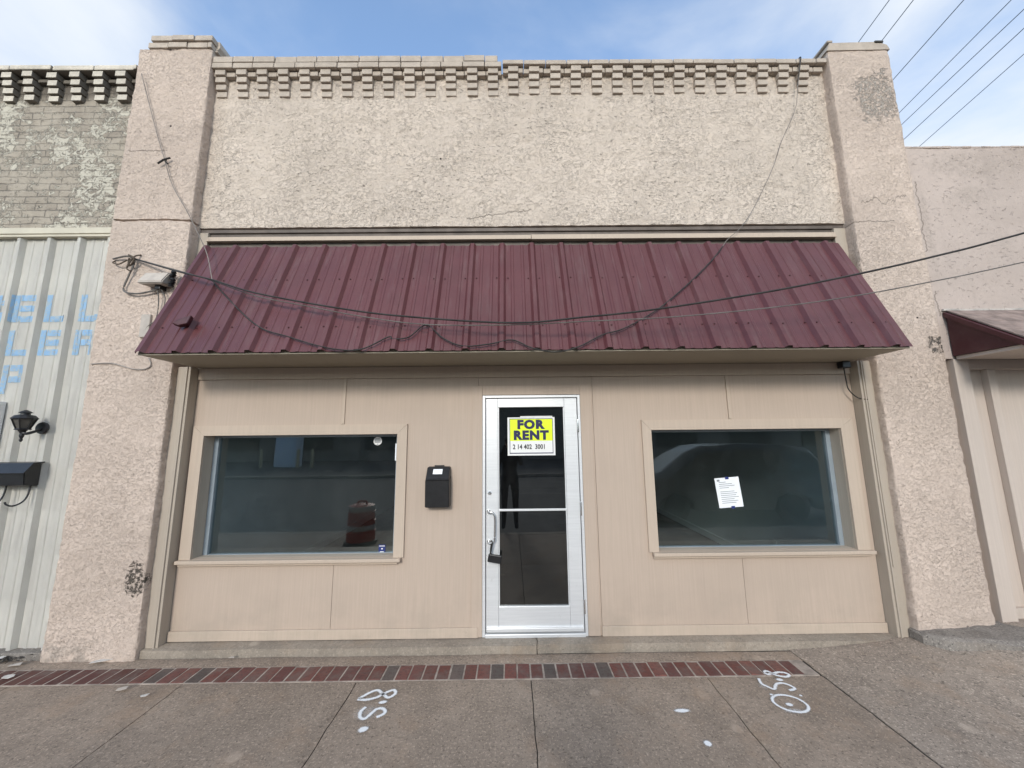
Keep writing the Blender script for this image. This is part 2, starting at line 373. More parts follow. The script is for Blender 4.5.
def glass(name, tint, ior):
    m = Mat(name); m.t.nodes.remove(m.p)
    fr = m.n('ShaderNodeFresnel'); ge = m.n('ShaderNodeNewGeometry')
    m.l(m.rng(ge.outputs['Backfacing'], 0, 1, ior, 1/ior), fr.inputs[0])
    tr = m.n('ShaderNodeBsdfTransparent'); tr.inputs[0].default_value = (*tint, 1)
    gl = m.n('ShaderNodeBsdfGlossy'); gl.inputs['Roughness'].default_value = .012; gl.inputs[0].default_value = (.98, 1, 1, 1)
    b = m.bump(m.noise(1.3, 2, .5), .02, .05); m.l(b, gl.inputs['Normal'])
    mxs = m.n('ShaderNodeMixShader'); m.l(fr.outputs[0], mxs.inputs[0]); m.l(tr.outputs[0], mxs.inputs[1]); m.l(gl.outputs[0], mxs.inputs[2])
    df = m.n('ShaderNodeBsdfDiffuse'); df.inputs[0].default_value = (.55, .56, .55, 1)      # film of dust and wiped smears
    ms = m.n('ShaderNodeMixShader')
    m.l(m.math('ADD', m.rng(m.noise(2.5, 6, .7, None, 1.2), .42, .75, .004, .016), m.rng(m.noise(1., 5, .7, m.scale((14, 1, 2))), .55, .8, 0, .012)), ms.inputs[0])
    m.l(mxs.outputs[0], ms.inputs[1]); m.l(df.outputs[0], ms.inputs[2])
    m.l(ms.outputs[0], m.o.inputs[0]); return m.m
M_glass = glass('window_glass', (.80, .86, .86), 1.8)
M_dglass = glass('tinted_door_glass', (.42, .44, .44), 2.05)

# ------------------------------------------------------------------ mesh helpers
def box(bm, x0, x1, y0, y1, z0, z1, bev=0.):
    vs_ = [bm.verts.new((x, y, z)) for x in (x0, x1) for y in (y0, y1) for z in (z0, z1)]
    q = [(0,1,3,2), (4,6,7,5), (0,4,5,1), (2,3,7,6), (0,2,6,4), (1,5,7,3)]
    fs = [bm.faces.new([vs_[i] for i in f]) for f in q]
    if bev:
        es = set(e for f in fs for e in f.edges)
        bmesh.ops.bevel(bm, geom=list(es), offset=bev, segments=2, affect='EDGES', profile=.5)
    return vs_
def prism(bm, pts, axis, a, b):
    """pts 2-D outline extruded along an axis from a to b"""
    def P(u, v, t): return {'x': (t, u, v), 'y': (u, t, v), 'z': (u, v, t)}[axis]
    A = [bm.verts.new(P(u, v, a)) for u, v in pts]; B = [bm.verts.new(P(u, v, b)) for u, v in pts]
    n = len(pts)
    bm.faces.new(A); bm.faces.new(B[::-1])
    for i in range(n): bm.faces.new((A[i], B[i], B[(i+1) % n], A[(i+1) % n]))
def smooth(pts, sub=6):
    pts = [Vector(p) for p in pts]; out = []
    for i in range(len(pts)-1):
        p0, p1, p2, p3 = pts[max(i-1, 0)], pts[i], pts[i+1], pts[min(i+2, len(pts)-1)]
        for k in range(sub):
            t = k/sub
            out.append(.5*((2*p1)+(p2-p0)*t+(2*p0-5*p1+4*p2-p3)*t*t+(-p0+3*p1-3*p2+p3)*t**3))
    out.append(pts[-1]); return out
def tube(bm, pts, r, seg=8):
    pts = [Vector(p) for p in pts]; rings = []
    for i, p in enumerate(pts):
        d = (pts[min(i+1, len(pts)-1)] - pts[max(i-1, 0)]).normalized()
        a = d.cross(Vector((0, 0, 1)))
        if a.length < .05: a = d.cross(Vector((1, 0, 0)))
        a.normalize(); b = a.cross(d)
        rr = r[i] if isinstance(r, (list, tuple)) else r
        rings.append([bm.verts.new(p + (a*math.cos(2*math.pi*k/seg) + b*math.sin(2*math.pi*k/seg))*rr) for k in range(seg)])
    for A, B in zip(rings, rings[1:]):
        for k in range(seg): bm.faces.new((A[k], A[(k+1) % seg], B[(k+1) % seg], B[k]))
    bm.faces.new(rings[0]); bm.faces.new(rings[-1][::-1])
def lathe(bm, prof, c=(0, 0, 0), seg=24, axis='z'):
    c = Vector(c); rings = []
    for r, h in prof:
        ring = []
        for k in range(seg):
            a = 2*math.pi*k/seg; u, v = r*math.cos(a), r*math.sin(a)
            ring.append(bm.verts.new(c + Vector({'z': (u, v, h), 'y': (u, h, v)}[axis])))
        rings.append(ring)
    for A, B in zip(rings, rings[1:]):
        for k in range(seg): bm.faces.new((A[k], A[(k+1) % seg], B[(k+1) % seg], B[k]))
    bm.faces.new(rings[0]); bm.faces.new(rings[-1])
def link(name, bm, mat, parent=None, sm=False, off=True):
    bmesh.ops.recalc_face_normals(bm, faces=bm.faces)
    me = bpy.data.meshes.new(name); bm.to_mesh(me); bm.free()
    if sm:
        for p in me.polygons: p.use_smooth = True
        try: me.set_sharp_from_angle(angle=R(40))
        except Exception: pass
    me.materials.append(mat)
    o = bpy.data.objects.new(name, me); C.objects.link(o)
    if parent:
        o.parent = parent
        if off and parent.type == 'EMPTY': o.location = -parent.location
    return o
def new(): return bmesh.new()
def tag(o, label=None, cat=None, group=None, kind=None):
    if label: o['label'] = label
    if cat: o['category'] = cat
    if group: o['group'] = group
    if kind: o['kind'] = kind
    return o
def thing(name, label, cat, loc=(0, 0, 0), group=None):
    o = bpy.data.objects.new(name, None); C.objects.link(o); o.location = loc; o.empty_display_size = .2
    return tag(o, label, cat, group)
def boxpart(name, mat, parent, *a, bev=0.):
    bm = new(); box(bm, *a, bev=bev); return link(name, bm, mat, parent)
def textmesh(bm, s, x, y, z, h, depth=.002, bold=0., wid=1.0, align='LEFT'):
    """block lettering facing -y; x, z of the lower left corner"""
    cu = bpy.data.curves.new('t', 'FONT'); cu.body = s; cu.size = h/.73; cu.offset = bold; cu.resolution_u = 3; cu.space_character = 1.0+bold*22
    ob = bpy.data.objects.new('t', cu); me = bpy.data.meshes.new_from_object(ob)
    t = bmesh.new(); t.from_mesh(me)
    r = bmesh.ops.extrude_face_region(t, geom=list(t.faces))
    for v in [g for g in r['geom'] if isinstance(g, bmesh.types.BMVert)]: v.co.z += depth
    xs = [v.co.x for v in t.verts]; x_min, x_max = min(xs), max(xs)
    o = -x_min if align == 'LEFT' else -(x_min+x_max)/2
    mp = {}
    for v in t.verts: mp[v] = bm.verts.new((x+(v.co.x+o)*wid, y-v.co.z, z+v.co.y))
    for f in t.faces:
        try: bm.faces.new([mp[v] for v in f.verts])
        except ValueError: pass
    t.free(); bpy.data.objects.remove(ob); bpy.data.curves.remove(cu); bpy.data.meshes.remove(me)
def dup(o, parent, dloc=(0, 0, 0)):
    c = o.copy(); C.objects.link(c); c.parent = parent; c.location = o.location + Vector(dloc); return c

def fbm(p, s, o=3): return noise.fractal(Vector(p)*s, .9, 2.1, o)
def rough_shell(bm, path, zs, disp, cap=True):
    """wall skin: a plan outline (open path) swept up through zs and pushed along its outward normal"""
    n = len(path); nor = []
    for i in range(n):
        a, b = Vector(path[max(i-1, 0)]), Vector(path[min(i+1, n-1)])
        d = (b-a).normalized(); nor.append(Vector((d.y, -d.x)))
    rows = []
    for z in zs:
        rows.append([bm.verts.new((path[i][0]+nor[i].x*disp(path[i][0], path[i][1], z), path[i][1]+nor[i].y*disp(path[i][0], path[i][1], z), z)) for i in range(n)])
    for A, B in zip(rows, rows[1:]):
        for i in range(n-1): bm.faces.new((A[i], A[i+1], B[i+1], B[i]))
    if cap: bm.faces.new(rows[-1]); bm.faces.new(rows[0][::-1])
def u_path(x0, x1, yf, yb, step, rad=.012):
    p = []
    n = max(2, int((yb-yf-rad)/step)); p += [(x0, yb-(yb-yf-rad)*i/n) for i in range(n)]
    p += [(x0+rad*(1-math.cos(a)), yf+rad*(1-math.sin(a))) for a in (0, R(45))]
    n = max(2, int((x1-x0-2*rad)/step)); p += [(x0+rad+(x1-x0-2*rad)*i/n, yf) for i in range(n+1)]
    p += [(x1-rad*(1-math.cos(a)), yf+rad*(1-math.sin(a))) for a in (R(45), 0)]
    n = max(2, int((yb-yf-rad)/step)); p += [(x1, yf+rad+(yb-yf-rad)*(i+1)/n) for i in range(n)]
    return p
def zlist(a, b, step, extra=()):
    n = int((b-a)/step); return sorted([a+(b-a)*i/n for i in range(n+1)] + list(extra))

# ------------------------------------------------------------------ ground
def ground_right(x, y):
    t = max(0., min(1., (x-2.30)/1.15)); u = max(0., min(1., (y+1.15)/1.0))
    q = max(0., min(1., (x-3.35)/.85)); q = .125*q*q*(3-2*q)
    v = max(0., min(1., (y+1.0)/.62))
    return .072*t*t*(3-2*t)*u*u*(3-2*u) + q*v*v*(3-2*v)
bm = new(); box(bm, -400, 400, -400, 400, -1.2, -.14)
tag(link('terrain', bm, M_ground), kind='structure')
bm = new()                                                     # slabs with open joints over a bed of dirt
xs = [-9.0, -7.5, -6.23, -4.96, -3.69, -2.42, -1.15, .132, 1.43, 2.285]
rows_y = [(-.448, -1.93), (-1.936, -3.5)]
def slab(bm, x0, x1, y0, y1, f, step=.06, jit=.007):
    nx, ny = max(2, int((x1-x0)/step)), max(2, int((y0-y1)/step)); g = []
    for j in range(ny+1):
        row = []
        for i in range(nx+1):
            x = x0+(x1-x0)*i/nx; y = y1+(y0-y1)*j/ny
            e = min(x-x0, x1-x, y-y1, y0-y)
            z = f(x, y) + .004*fbm((x, y, 3), 1.3) - (.006 if e < .001 else 0)
            k = jit*fbm((x, y, 9), 9) if e < .001 else 0
            row.append(bm.verts.new((x+k, y+k*.5, z)))
        g.append(row)
    for j in range(ny):
        for i in range(nx): bm.faces.new((g[j][i], g[j][i+1], g[j+1][i+1], g[j+1][i]))
    rim = g[0] + [r[-1] for r in g[1:]] + g[-1][-2::-1] + [r[0] for r in g[-2:0:-1]]
    low = [bm.verts.new((v.co.x, v.co.y, -.1)) for v in rim]
    for i in range(len(rim)): bm.faces.new((rim[i], low[i], low[(i+1) % len(rim)], rim[(i+1) % len(rim)]))
flat = lambda x, y: 0.
for y0, y1 in rows_y:
    for a, b in zip(xs, xs[1:]): slab(bm, a+.0035, b-.0035, y0, y1, flat)
slab(bm, -9, 2.288, -.135, -.262, flat, jit=.008)                # narrow strip between pavers and step
tag(link('sidewalk', bm, M_walk, sm=True), kind='structure')
bm = new(); slab(bm, 2.297, 4.6, -.07, -3.5, ground_right, .06, .007); slab(bm, 4.61, 9, -.07, -3.5, ground_right, .1)
tag(link('rough_pavement', bm, M_walk2, sm=True), kind='structure')
bm = new(); box(bm, -9, 9, -3.5, -.05, -.14, -.013); tag(link('joint_bed', bm, M_soil), kind='structure')
# brick band
bm = new(); lay = bm.loops.layers.float_color.new('tint')
cols = [(.155, .060, .048), (.175, .072, .058), (.135, .055, .048), (.185, .085, .068), (.105, .088, .078), (.15, .065, .055)]
x = -6.0; k = 0
while x < 2.10:
    wd = .1025 + random.uniform(-.004, .004); n0 = len(bm.faces)
    a, b = x+.005, x+wd-.005
    nf = set(bm.faces)
    sh = random.uniform(-.004, .004)
    box(bm, a, b, -.444+random.uniform(0, .006), -.268+random.uniform(-.006, 0), -.1, .001+sh*.6, .004)
    c_ = random.choices(cols, (4, 3, 4, 1, 4, 3))[0]; f_ = random.uniform(.82, 1.2)
    if x < -2.9: f_ *= .7
    for f in bm.faces:
        if f not in nf:
            for l in f.loops: l[lay] = (c_[0]*f_, c_[1]*f_, c_[2]*f_, 1)
    x += wd
tag(link('brick_paving', bm, M_paver), kind='structure')
bm = new(); box(bm, -6, 2.27, -.446, -.263, -.09, -.0015); tag(link('paving_mortar', bm, M_mortar), kind='structure')
# low concrete step along the shop front
bm = new()
def step_z(x, y): return .058 + .004*fbm((x, y, 5), 2)
slab(bm, -3.2, .2, .05, -.125, step_z, .05, .008); slab(bm, .206, 3.55, .05, -.115, lambda x, y: step_z(x, y)+.004, .05, .008)
tag(link('shopfront_step', bm, M_sill, sm=True), kind='structure')
# kerb, street, far side
bm = new(); box(bm, -60, 60, -3.68, -3.51, -.14, -.004, .015); box(bm, -60, 60, -14.4, -14.2, -.14, .0, .015)
box(bm, -60, -9.01, -3.5, -.3, -.14, -.01); box(bm, 9.01, 60, -3.5, -.3, -.14, -.01)
tag(link('kerb', bm, M_sill), kind='structure')
bm = new(); box(bm, -200, 200, -14.2, -3.68, -.139, -.13); tag(link('street', bm, M_asphalt), kind='structure')
bm = new()
for yy in (-5.9, -9.0, -9.25, -12.2): box(bm, -60, 60, yy-.04, yy+.04, -.128, -.1255)
tag(link('road_markings', bm, simple('worn_road_paint', (.16, .155, .14), .8, .3, 3)), kind='structure')
bm = new(); box(bm, -60, 60, -26, -14.4, -.139, -.012); tag(link('parking_lot', bm, M_asphalt), kind='structure')

# ------------------------------------------------------------------ the storefront building
B = thing('storefront_building', 'tan stucco one storey shop with stepped brick cornice and two big windows', 'building', (.13, 0, 0))
def dw(x, y, z):
    k = .006*fbm((x, y, z), 3) + .007*fbm((x*1., y, z*1.2), 11) + .004*fbm((x, y, z), 26, 2)
    return k
bm = new()
rough_shell(bm, u_path(-3.11, 3.40, -.06, .26, .024, .004), zlist(3.845, 5.585, .024), lambda x, y, z: dw(x, y, z) if y < -.02 else 0)
front = link('front_wall', bm, M_wall, B, True)
def dp(seed, crackz):
    def f(x, y, z):
        k = .0055*fbm((x+seed, y, z), 2.2) + .0045*fbm((x+seed, y*1., z), 9) + .0045*fbm((x, y+seed, z), 24, 2)
        if z < .35: k += .010*fbm((x+seed, y, z), 6)*(1-z/.35) + .012*(1-z/.35)
        if crackz:
            cz = crackz + .012*fbm((x*2, 0, 0), 2)
            if abs(z-cz) < .007: k -= .03
        return k
    return f
cz = [3.845+.0055*i for i in range(12)]
bm = new(); rough_shell(bm, u_path(-3.835, -3.075, -.155, .42, .026, .016), zlist(-.06, 5.80, .026, cz), dp(0, 3.875))
pl = link('pilaster', bm, M_pil, B, True)
bm = new(); rough_shell(bm, u_path(3.36, 4.005, -.155, .42, .026, .016), zlist(-.02, 5.74, .026), dp(11, 0))
pr = link('pilaster', bm, M_pil, B, True)
# pilaster caps
def brickrow(bm, x0, x1, y0, y1, z0, z1, w_, jit=.006, gap=.006, bev=.006, skip=0.):
    x = x0
    while x < x1-.02:
        ww = min(w_*random.uniform(.94, 1.06), x1-x)
        if random.random() >= skip:
            j = random.uniform(-jit, jit)
            box(bm, x+gap/2, x+ww-gap/2, y0+j, y1, z0+gap/2, z1-gap/2+j*.4, bev)
        x += ww
bm = new()
brickrow(bm, -3.735, -3.07, -.175, .40, 5.80, 5.868, .205); brickrow(bm, -3.70, -3.06, -.19, .41, 5.868, 5.935, .225)
box(bm, -3.80, -3.04, -.13, .40, 5.795, 5.805)
prism(bm, [(-3.09, 5.93), (-3.04, 5.93), (-3.03, 5.86), (-3.08, 5.80)], 'y', -.12, .42)
link('pilaster_cap', bm, M_corbel, B)
bm = new()
prism(bm, [(3.345, 5.735), (3.385, 5.825), (3.90, 5.838), (3.99, 5.80), (4.012, 5.745)], 'y', -.165, .42)
box(bm, 3.36, 3.42, -.17, .02, 5.83, 5.855, .008)
link('pilaster_cap', bm, M_corbel, B)
bm = new(); box(bm, 3.86, 3.95, -.175, .1, 5.822, 5.846, .006); link('tar_patch', bm, M_tar, B)
# coping
bm = new()
brickrow(bm, -3.075, -.06, -.142, .22, 5.588, 5.655, .218, .003); brickrow(bm, -3.075, -.10, -.138, .22, 5.657, 5.735, .216, .006)
brickrow(bm, -.052, 3.355, -.142, .22, 5.615, 5.672, .22, .004)
bmesh.ops.recalc_face_normals(bm, faces=bm.faces)
link('coping', bm, M_corbel, B)
bm = new(); brickrow(bm, -3.075, -.06, -.105, .0, 5.525, 5.585, .1093, .004, .006); brickrow(bm, -.05, 3.355, -.105, .0, 5.549, 5.612, .1093, .004, .006); link('brick_course', bm, M_corbel, B)
# stepped brick corbels
PITCH = .2187
def corbel_bm():
    bm = new()
    for i, (y, h) in enumerate(((-.128, 5.551), (-.111, 5.479), (-.094, 5.407), (-.077, 5.336))):
        k = random.uniform(-.004, .004); box(bm, -.053+k, .053+k, y, -.03, h, h+.061, .004)
    return bm
cb0 = None
x = -2.995
while x < 3.31:
    if cb0 is None: cb0 = link('corbel', corbel_bm(), M_corbel, B); o = cb0; base = cb0.location.copy()
    else: o = dup(cb0, B)
    o.location = base + Vector((x+random.uniform(-.004, .004), random.uniform(-.004, .004), random.uniform(-.003, .003) - (.022 if x < -.05 else 0)))
    x += PITCH
# lintel
bm = new()
box(bm, -3.10, 3.39, -.022, .06, 3.757, 3.842, .004); box(bm, -3.10, 3.39, -.04, -.0225, 3.80, 3.838, .004); box(bm, -2.984, 3.25, -.02, .028, 3.56, 3.698)                         # dark painted angle; last box is a dark board for the gap's shade
link('lintel_and_gap_shade', bm, simple('lintel_and_gap_shade_paint', (.13, .105, .09), .6, .25, 6), B)
bm = new(); box(bm, -2.985, .22, -.060, .02, 3.700, 3.748, .003); box(bm, .224, 3.25, -.066, .02, 3.694, 3.748, .003)
box(bm, -2.985, .22, -.068, -.0605, 3.700, 3.712, .002); box(bm, .224, 3.25, -.074, -.0665, 3.694, 3.706, .002)
link('header_board', bm, M_trim, B)
# recessed timber front, with the openings left out
HOLE = .011
WL = (-2.828, -1.05, .735, 1.802); WR = (1.305, 3.068, .755, 1.815); DR = (-.262, .652, .06, 2.155)
bm = new()
seams = [-2.955, -1.575, -.30, .775, 2.045, 3.24]
HOLES = [(o[0]-HOLE, o[1]+HOLE, o[2]-HOLE, o[3]+HOLE) for o in (WL, WR)] + [DR]
def siding(x0, x1, z0, z1):
    """one sheet with its edges cut round the openings"""
    cuts_x = sorted({x0, x1, *[v for o in HOLES for v in o[:2] if x0 < v < x1]})
    cuts_z = sorted({z0, z1, *[v for o in HOLES for v in o[2:] if z0 < v < z1]})
    for a, b in zip(cuts_x, cuts_x[1:]):
        for c, d in zip(cuts_z, cuts_z[1:]):
            mx_, mz_ = (a+b)/2, (c+d)/2
            if any(o[0] < mx_ < o[1] and o[2] < mz_ < o[3] for o in HOLES): continue
            box(bm, a, b, 0, .03, c, d)
for a, b in zip(seams, seams[1:]): siding(a+.0016, b-.0016, .062, 2.323)
bmesh.ops.remove_doubles(bm, verts=bm.verts, dist=1e-5)
sid = link('timber_front', bm, M_siding, B)
bm = new(); 
for a, b in zip(seams, seams[1:]):
    if a > -.29 and b < .77+.01 and a < 0: continue
box(bm, -3.0, WL[0]-.01, .034, .16, .06, 2.45); box(bm, WL[1]+.01, DR[0]-.01, .034, .16, .06, 2.45); box(bm, DR[1]+.01, WR[0]-.01, .034, .16, .06, 2.45); box(bm, WR[1]+.01, 3.3, .034, .16, .06, 2.45)
box(bm, WL[0]-.009, WL[1]+.009, .034, .16, .06, WL[2]-.01); box(bm, WL[0]-.009, WL[1]+.009, .034, .16, WL[3]+.01, 2.45)
box(bm, WR[0]-.009, WR[1]+.009, .034, .16, .06, WR[2]-.01); box(bm, WR[0]-.009, WR[1]+.009, .034, .16, WR[3]+.01, 2.45)
box(bm, DR[0]-.009, DR[1]+.009, .034, .16, DR[3]+.01, 2.45)
link('stud_wall', bm, M_jamb, B)
bm = new(); box(bm, -2.955, 3.24, -.014, .03, 2.326, 2.436, .003); link('head_board', bm, M_trim, B)
bm = new(); box(bm, -2.952, -.30, -.019, -.0005, .062, .142, .003); box(bm, .772, 3.237, -.019, -.0005, .062, .142, .003); link('skirting_board', bm, M_trim, B)
for (x0, z0, z1) in ((-1.575, 1.90, 2.324), (2.045, 1.912, 2.324)):
    bm = new(); box(bm, x0-.001, x0+.026, -.010, -.0005, z0, z1, .002); link('batten', bm, M_trim, B)
for sx, x0, x1 in ((1, -3.11, -2.957), (-1, 3.242, 3.40)):
    bm = new()
    box(bm, x0, x1, -.092, .04, .03, 2.437, .003)
    if sx > 0: box(bm, -2.99, -2.978, -.104, -.09, .05, 2.436, .003)
    else: box(bm, 3.262, 3.274, -.104, -.09, .05, 2.436, .003); box(bm, 3.285, 3.30, -.100, -.09, .62, 2.436, .003)
    link('jamb_board', bm, M_jamb, B)
for x0, x1 in ((-3.11, -2.985), (3.252, 3.40)):
    bm = new(); box(bm, x0, x1, -.05, .04, 2.60, 3.80, .003); link('jamb_board', bm, M_jamb, B)
bm = new(); box(bm, -2.984, 3.251, .03, .1, 2.45, 3.70); link('backing_wall', bm, M_jamb, B)
# windows
def window(o, sill_x, tl, tr):
    x0, x1, z0, z1 = o
    bm = new()                                                    # mitred casing boards, standing proud of the sheets
    t = .092
    def quad(p):
        prism(bm, p, 'y', -.021, -.0005)
    bot = .0
    quad([(x0-tl, z1+t), (x1+tr, z1+t), (x1, z1), (x0, z1)])
    quad([(x0-tl, z0-.012), (x0-tl, z1+t-.003), (x0-.002, z1+.001), (x0-.002, z0-.012)])
    quad([(x1+tr, z0-.012), (x1+.002, z0-.012), (x1+.002, z1+.001), (x1+tr, z1+t-.003)])
    casing = link('window', bm, M_trim, B)
    bm = new(); box(bm, sill_x[0], sill_x[1], -.058, .10, z0-.042, z0-.013, .004); box(bm, sill_x[0]+.006, sill_x[1]-.03, -.03, -.0005, z0-.066, z0-.0425, .003)
    link('sill', bm, M_trim, casing)
    bm = new()                                                    # deep reveal boards
    box(bm, x0-.008, x0+.0, .001, .17, z0-.012, z1+.008); box(bm, x1, x1+.008, .001, .17, z0-.012, z1+.008); box(bm, x0, x1, .001, .17, z1, z1+.008)
    link('reveal', bm, M_jamb, casing)
    bm = new(); f = .03; y0, y1 = .105, .155
    box(bm, x0+.001, x0+f*1.4, y0, y1, z0-.012, z1-.001, .002); box(bm, x1-f*1.4, x1-.001, y0, y1, z0-.012, z1-.001, .002)
    box(bm, x0+f*1.4, x1-f*1.4, y0, y1, z0-.0125, z0-.007, .001); box(bm, x0+f*1.4, x1-f*1.4, y0, y1, z1-.022, z1-.001, .002)
    link('frame', bm, M_frame, casing)
    bm = new(); box(bm, x0+f, x1-f, .127, .133, z0-.006, z1-.01); link('pane', bm, M_glass, casing)
window(WL, (-2.935, -.978), .103, .092); window(WR, (1.245, 3.20), .088, .118)
# door
bm = new()
box(bm, -.262, -.236, -.012, .085, .062, 2.152, .003); box(bm, .628, .652, -.012, .085, .062, 2.152, .003); box(bm, -.236, .628, -.012, .085, 2.128, 2.152, .003)
dframe = link('door_frame', bm, M_alu, B)
bm = new()
box(bm, -.358, -.264, -.012, -.0005, .064, 2.245, .002); box(bm, .654, .758, -.012, -.0005, .064, 2.245, .002); box(bm, -.263, .653, -.012, -.0005, 2.156, 2.245, .002)
link('door_casing', bm, M_siding, B)
bm = new(); y0, y1 = .004, .048
box(bm, -.230, -.120, y0, y1, .098, 2.122, .003); box(bm, .505, .622, y0, y1, .098, 2.122, .003)
box(bm, -.119, .504, y0, y1, 2.040, 2.122, .003); box(bm, -.119, .504, y0, y1, .098, .300, .003)
box(bm, -.119, .504, .012, .04, 1.098, 1.116, .002)
for a in ((-.119, -.109, .3, 2.04), (.494, .504, .3, 2.04)): box(bm, a[0], a[1], .014, .038, a[2], a[3], .001)
door = link('door', bm, M_alu, B)
bm = new(); box(bm, -.108, .493, .023, .029, 1.117, 2.039); link('pane', bm, M_dglass, door)
bm = new(); box(bm, -.108, .493, .023, .029, .301, 1.097); link('pane', bm, M_dglass, door)
bm = new(); tube(bm, smooth([(-.205, .004, 1.10), (-.205, -.045, 1.102), (-.17, -.055, 1.10), (-.15, -.055, 1.06), (-.15, -.055, .93), (-.155, -.055, .865), (-.185, -.055, .842), (-.205, -.045, .842), (-.205, .004, .842)], 5), .0085, 10)
lathe(bm, [(.018, .006), (.018, -.004)], (-.205, 0, 1.10), 14, 'y'); lathe(bm, [(.018, .006), (.018, -.004)], (-.205, 0, .842), 14, 'y')
link('handle', bm, M_steel, door, True)
bm = new(); lathe(bm, [(.017, .006), (.017, -.003), (.012, -.006), (.0115, -.004)], (-.196, 0, 1.262), 16, 'y'); link('lock', bm, M_steel, door, True)
for z in (1.86, 1.12, .30):
    bm = new(); lathe(bm, [(.008, -.06), (.009, -.055), (.009, .055), (.008, .06)], (.627, -.010, z), 10); link('hinge', bm, M_steel, door, True)
bm = new(); box(bm, -.225, .617, -.014, .003, .102, .132, .003); box(bm, -.225, .617, -.010, .003, .132, .140, .002)
for i in range(6): lathe(bm, [(.005, 0), (.004, -.004)], (-.14+.13*i, -.013, .117), 8, 'y')
link('kick_strip', bm, M_alu, door)
bm = new(); box(bm, -.236, .628, -.02, .09, .058, .088, .004); link('threshold', bm, M_alu, B)
# room behind the glass
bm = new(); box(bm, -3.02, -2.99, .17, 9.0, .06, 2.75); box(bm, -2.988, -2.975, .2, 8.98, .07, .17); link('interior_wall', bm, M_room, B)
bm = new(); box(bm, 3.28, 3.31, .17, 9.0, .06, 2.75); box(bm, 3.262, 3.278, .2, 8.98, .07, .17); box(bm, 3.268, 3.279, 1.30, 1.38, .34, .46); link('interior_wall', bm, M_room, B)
bm = new(); box(bm, -3.02, 3.31, 9.01, 9.06, .06, 2.75); link('interior_wall', bm, M_roomshade, B)
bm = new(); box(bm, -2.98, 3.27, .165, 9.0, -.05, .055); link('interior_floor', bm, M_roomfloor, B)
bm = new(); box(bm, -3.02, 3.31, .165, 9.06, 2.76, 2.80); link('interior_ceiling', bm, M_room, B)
bm = new(); box(bm, -3.83, 4.0, .27, 14, 5.0, 5.1); link('roof', bm, M_tar, B)
bm = new(); box(bm, -3.83, -3.6, .43, 14, -.05, 5.65); box(bm, 3.75, 4.0, .43, 14, -.05, 5.65); box(bm, -3.59, 3.74, 13.8, 14, -.05, 5.65); link('side_wall', bm, M_pink, B)

# ------------------------------------------------------------------ maroon awning
AW = thing('metal_awning', 'wide maroon ribbed metal awning over the shop windows and door', 'awning', (.13, -.06, 2.45))
def rib_h(x, x0, s):
    t = (x-x0) % s; d = min(t, s-t)
    h = .030*max(0., min(1., (.036-d)/.020))
    for q in (s/3, 2*s/3):
        h = max(h, .0055*max(0., min(1., (.016-abs(t-q))/.007)))
    return h
def rib_xs(x0, x1, xr, s):
    out = {x0, x1}; k = math.floor((x0-xr)/s)-1
    while xr+k*s < x1+s:
        b = xr+k*s
        for d in (-.036, -.016, .016, .036, s/3-.016, s/3-.009, s/3+.009, s/3+.016, 2*s/3-.016, 2*s/3-.009, 2*s/3+.009, 2*s/3+.016):
            if x0 < b+d < x1: out.add(b+d)
        k += 1
    return sorted(out)
AX0, AX1 = -2.985, 3.238; RS = .2875; RX = -2.655
P0 = Vector((0, -.086, 3.622)); P1 = Vector((0, -.578, 2.452)); sl = (P1-P0); sn = Vector((0, sl.z, -sl.y)).normalized()
if sn.y > 0: sn = -sn
bm = new(); N = 14; grid = []
rx = rib_xs(AX0, AX1, RX, RS)
for j in range(N+1):
    row = []
    for x in rx:
        p = P0 + sl*(j/N); k = rib_h(x, RX, RS) + .0025*fbm((x, j*.3, 0), 1.5)
        if j == N: p = p + sl.normalized()*(.004*fbm((x*6, 1, 2), 2))
        p = p + sn*k; row.append((x, p.y, p.z))
    grid.append(row)
T = [[bm.verts.new(q) for q in r] for r in grid]; U = [[bm.verts.new(Vector(q)-sn*.0012) for q in r] for r in grid]
nx = len(rx)
for j in range(N):
    for i in range(nx-1):
        bm.faces.new((T[j][i], T[j][i+1], T[j+1][i+1], T[j+1][i])); bm.faces.new((U[j][i], U[j+1][i], U[j+1][i+1], U[j][i+1]))
for i in range(nx-1):
    bm.faces.new((T[0][i], U[0][i], U[0][i+1], T[0][i+1])); bm.faces.new((T[N][i], T[N][i+1], U[N][i+1], U[N][i]))
for j in range(N):
    bm.faces.new((T[j][0], T[j+1][0], U[j+1][0], U[j][0])); bm.faces.new((T[j][-1], U[j][-1], U[j+1][-1], T[j+1][-1]))
link('roof_sheet', bm, M_maroon, AW)
bm = new(); box(bm, AX0+.03, AX1-.03, -.545, -.001, 2.438, 2.452, .002); link('soffit', bm, M_soffit, AW)
bm = new(); prism(bm, [(-.562, 2.439), (-.547, 2.439), (-.547, 2.50), (-.553, 2.50)], 'x', AX0+.01, AX1-.01); link('fascia', bm, M_soffit, AW)
for x in (AX0+.012, AX1-.03):
    bm = new(); prism(bm, [(-.555, 2.455), (-.066, 2.455), (-.074, 3.57)], 'x', x, x+.018); link('end_panel', bm, M_maroon, AW)
bm = new()
for dx_ in (.0,):
    ob = sl.normalized()
sc0 = None; k = 0
xk = RX - RS
rot = sn.to_track_quat('Z', 'Y').to_euler()
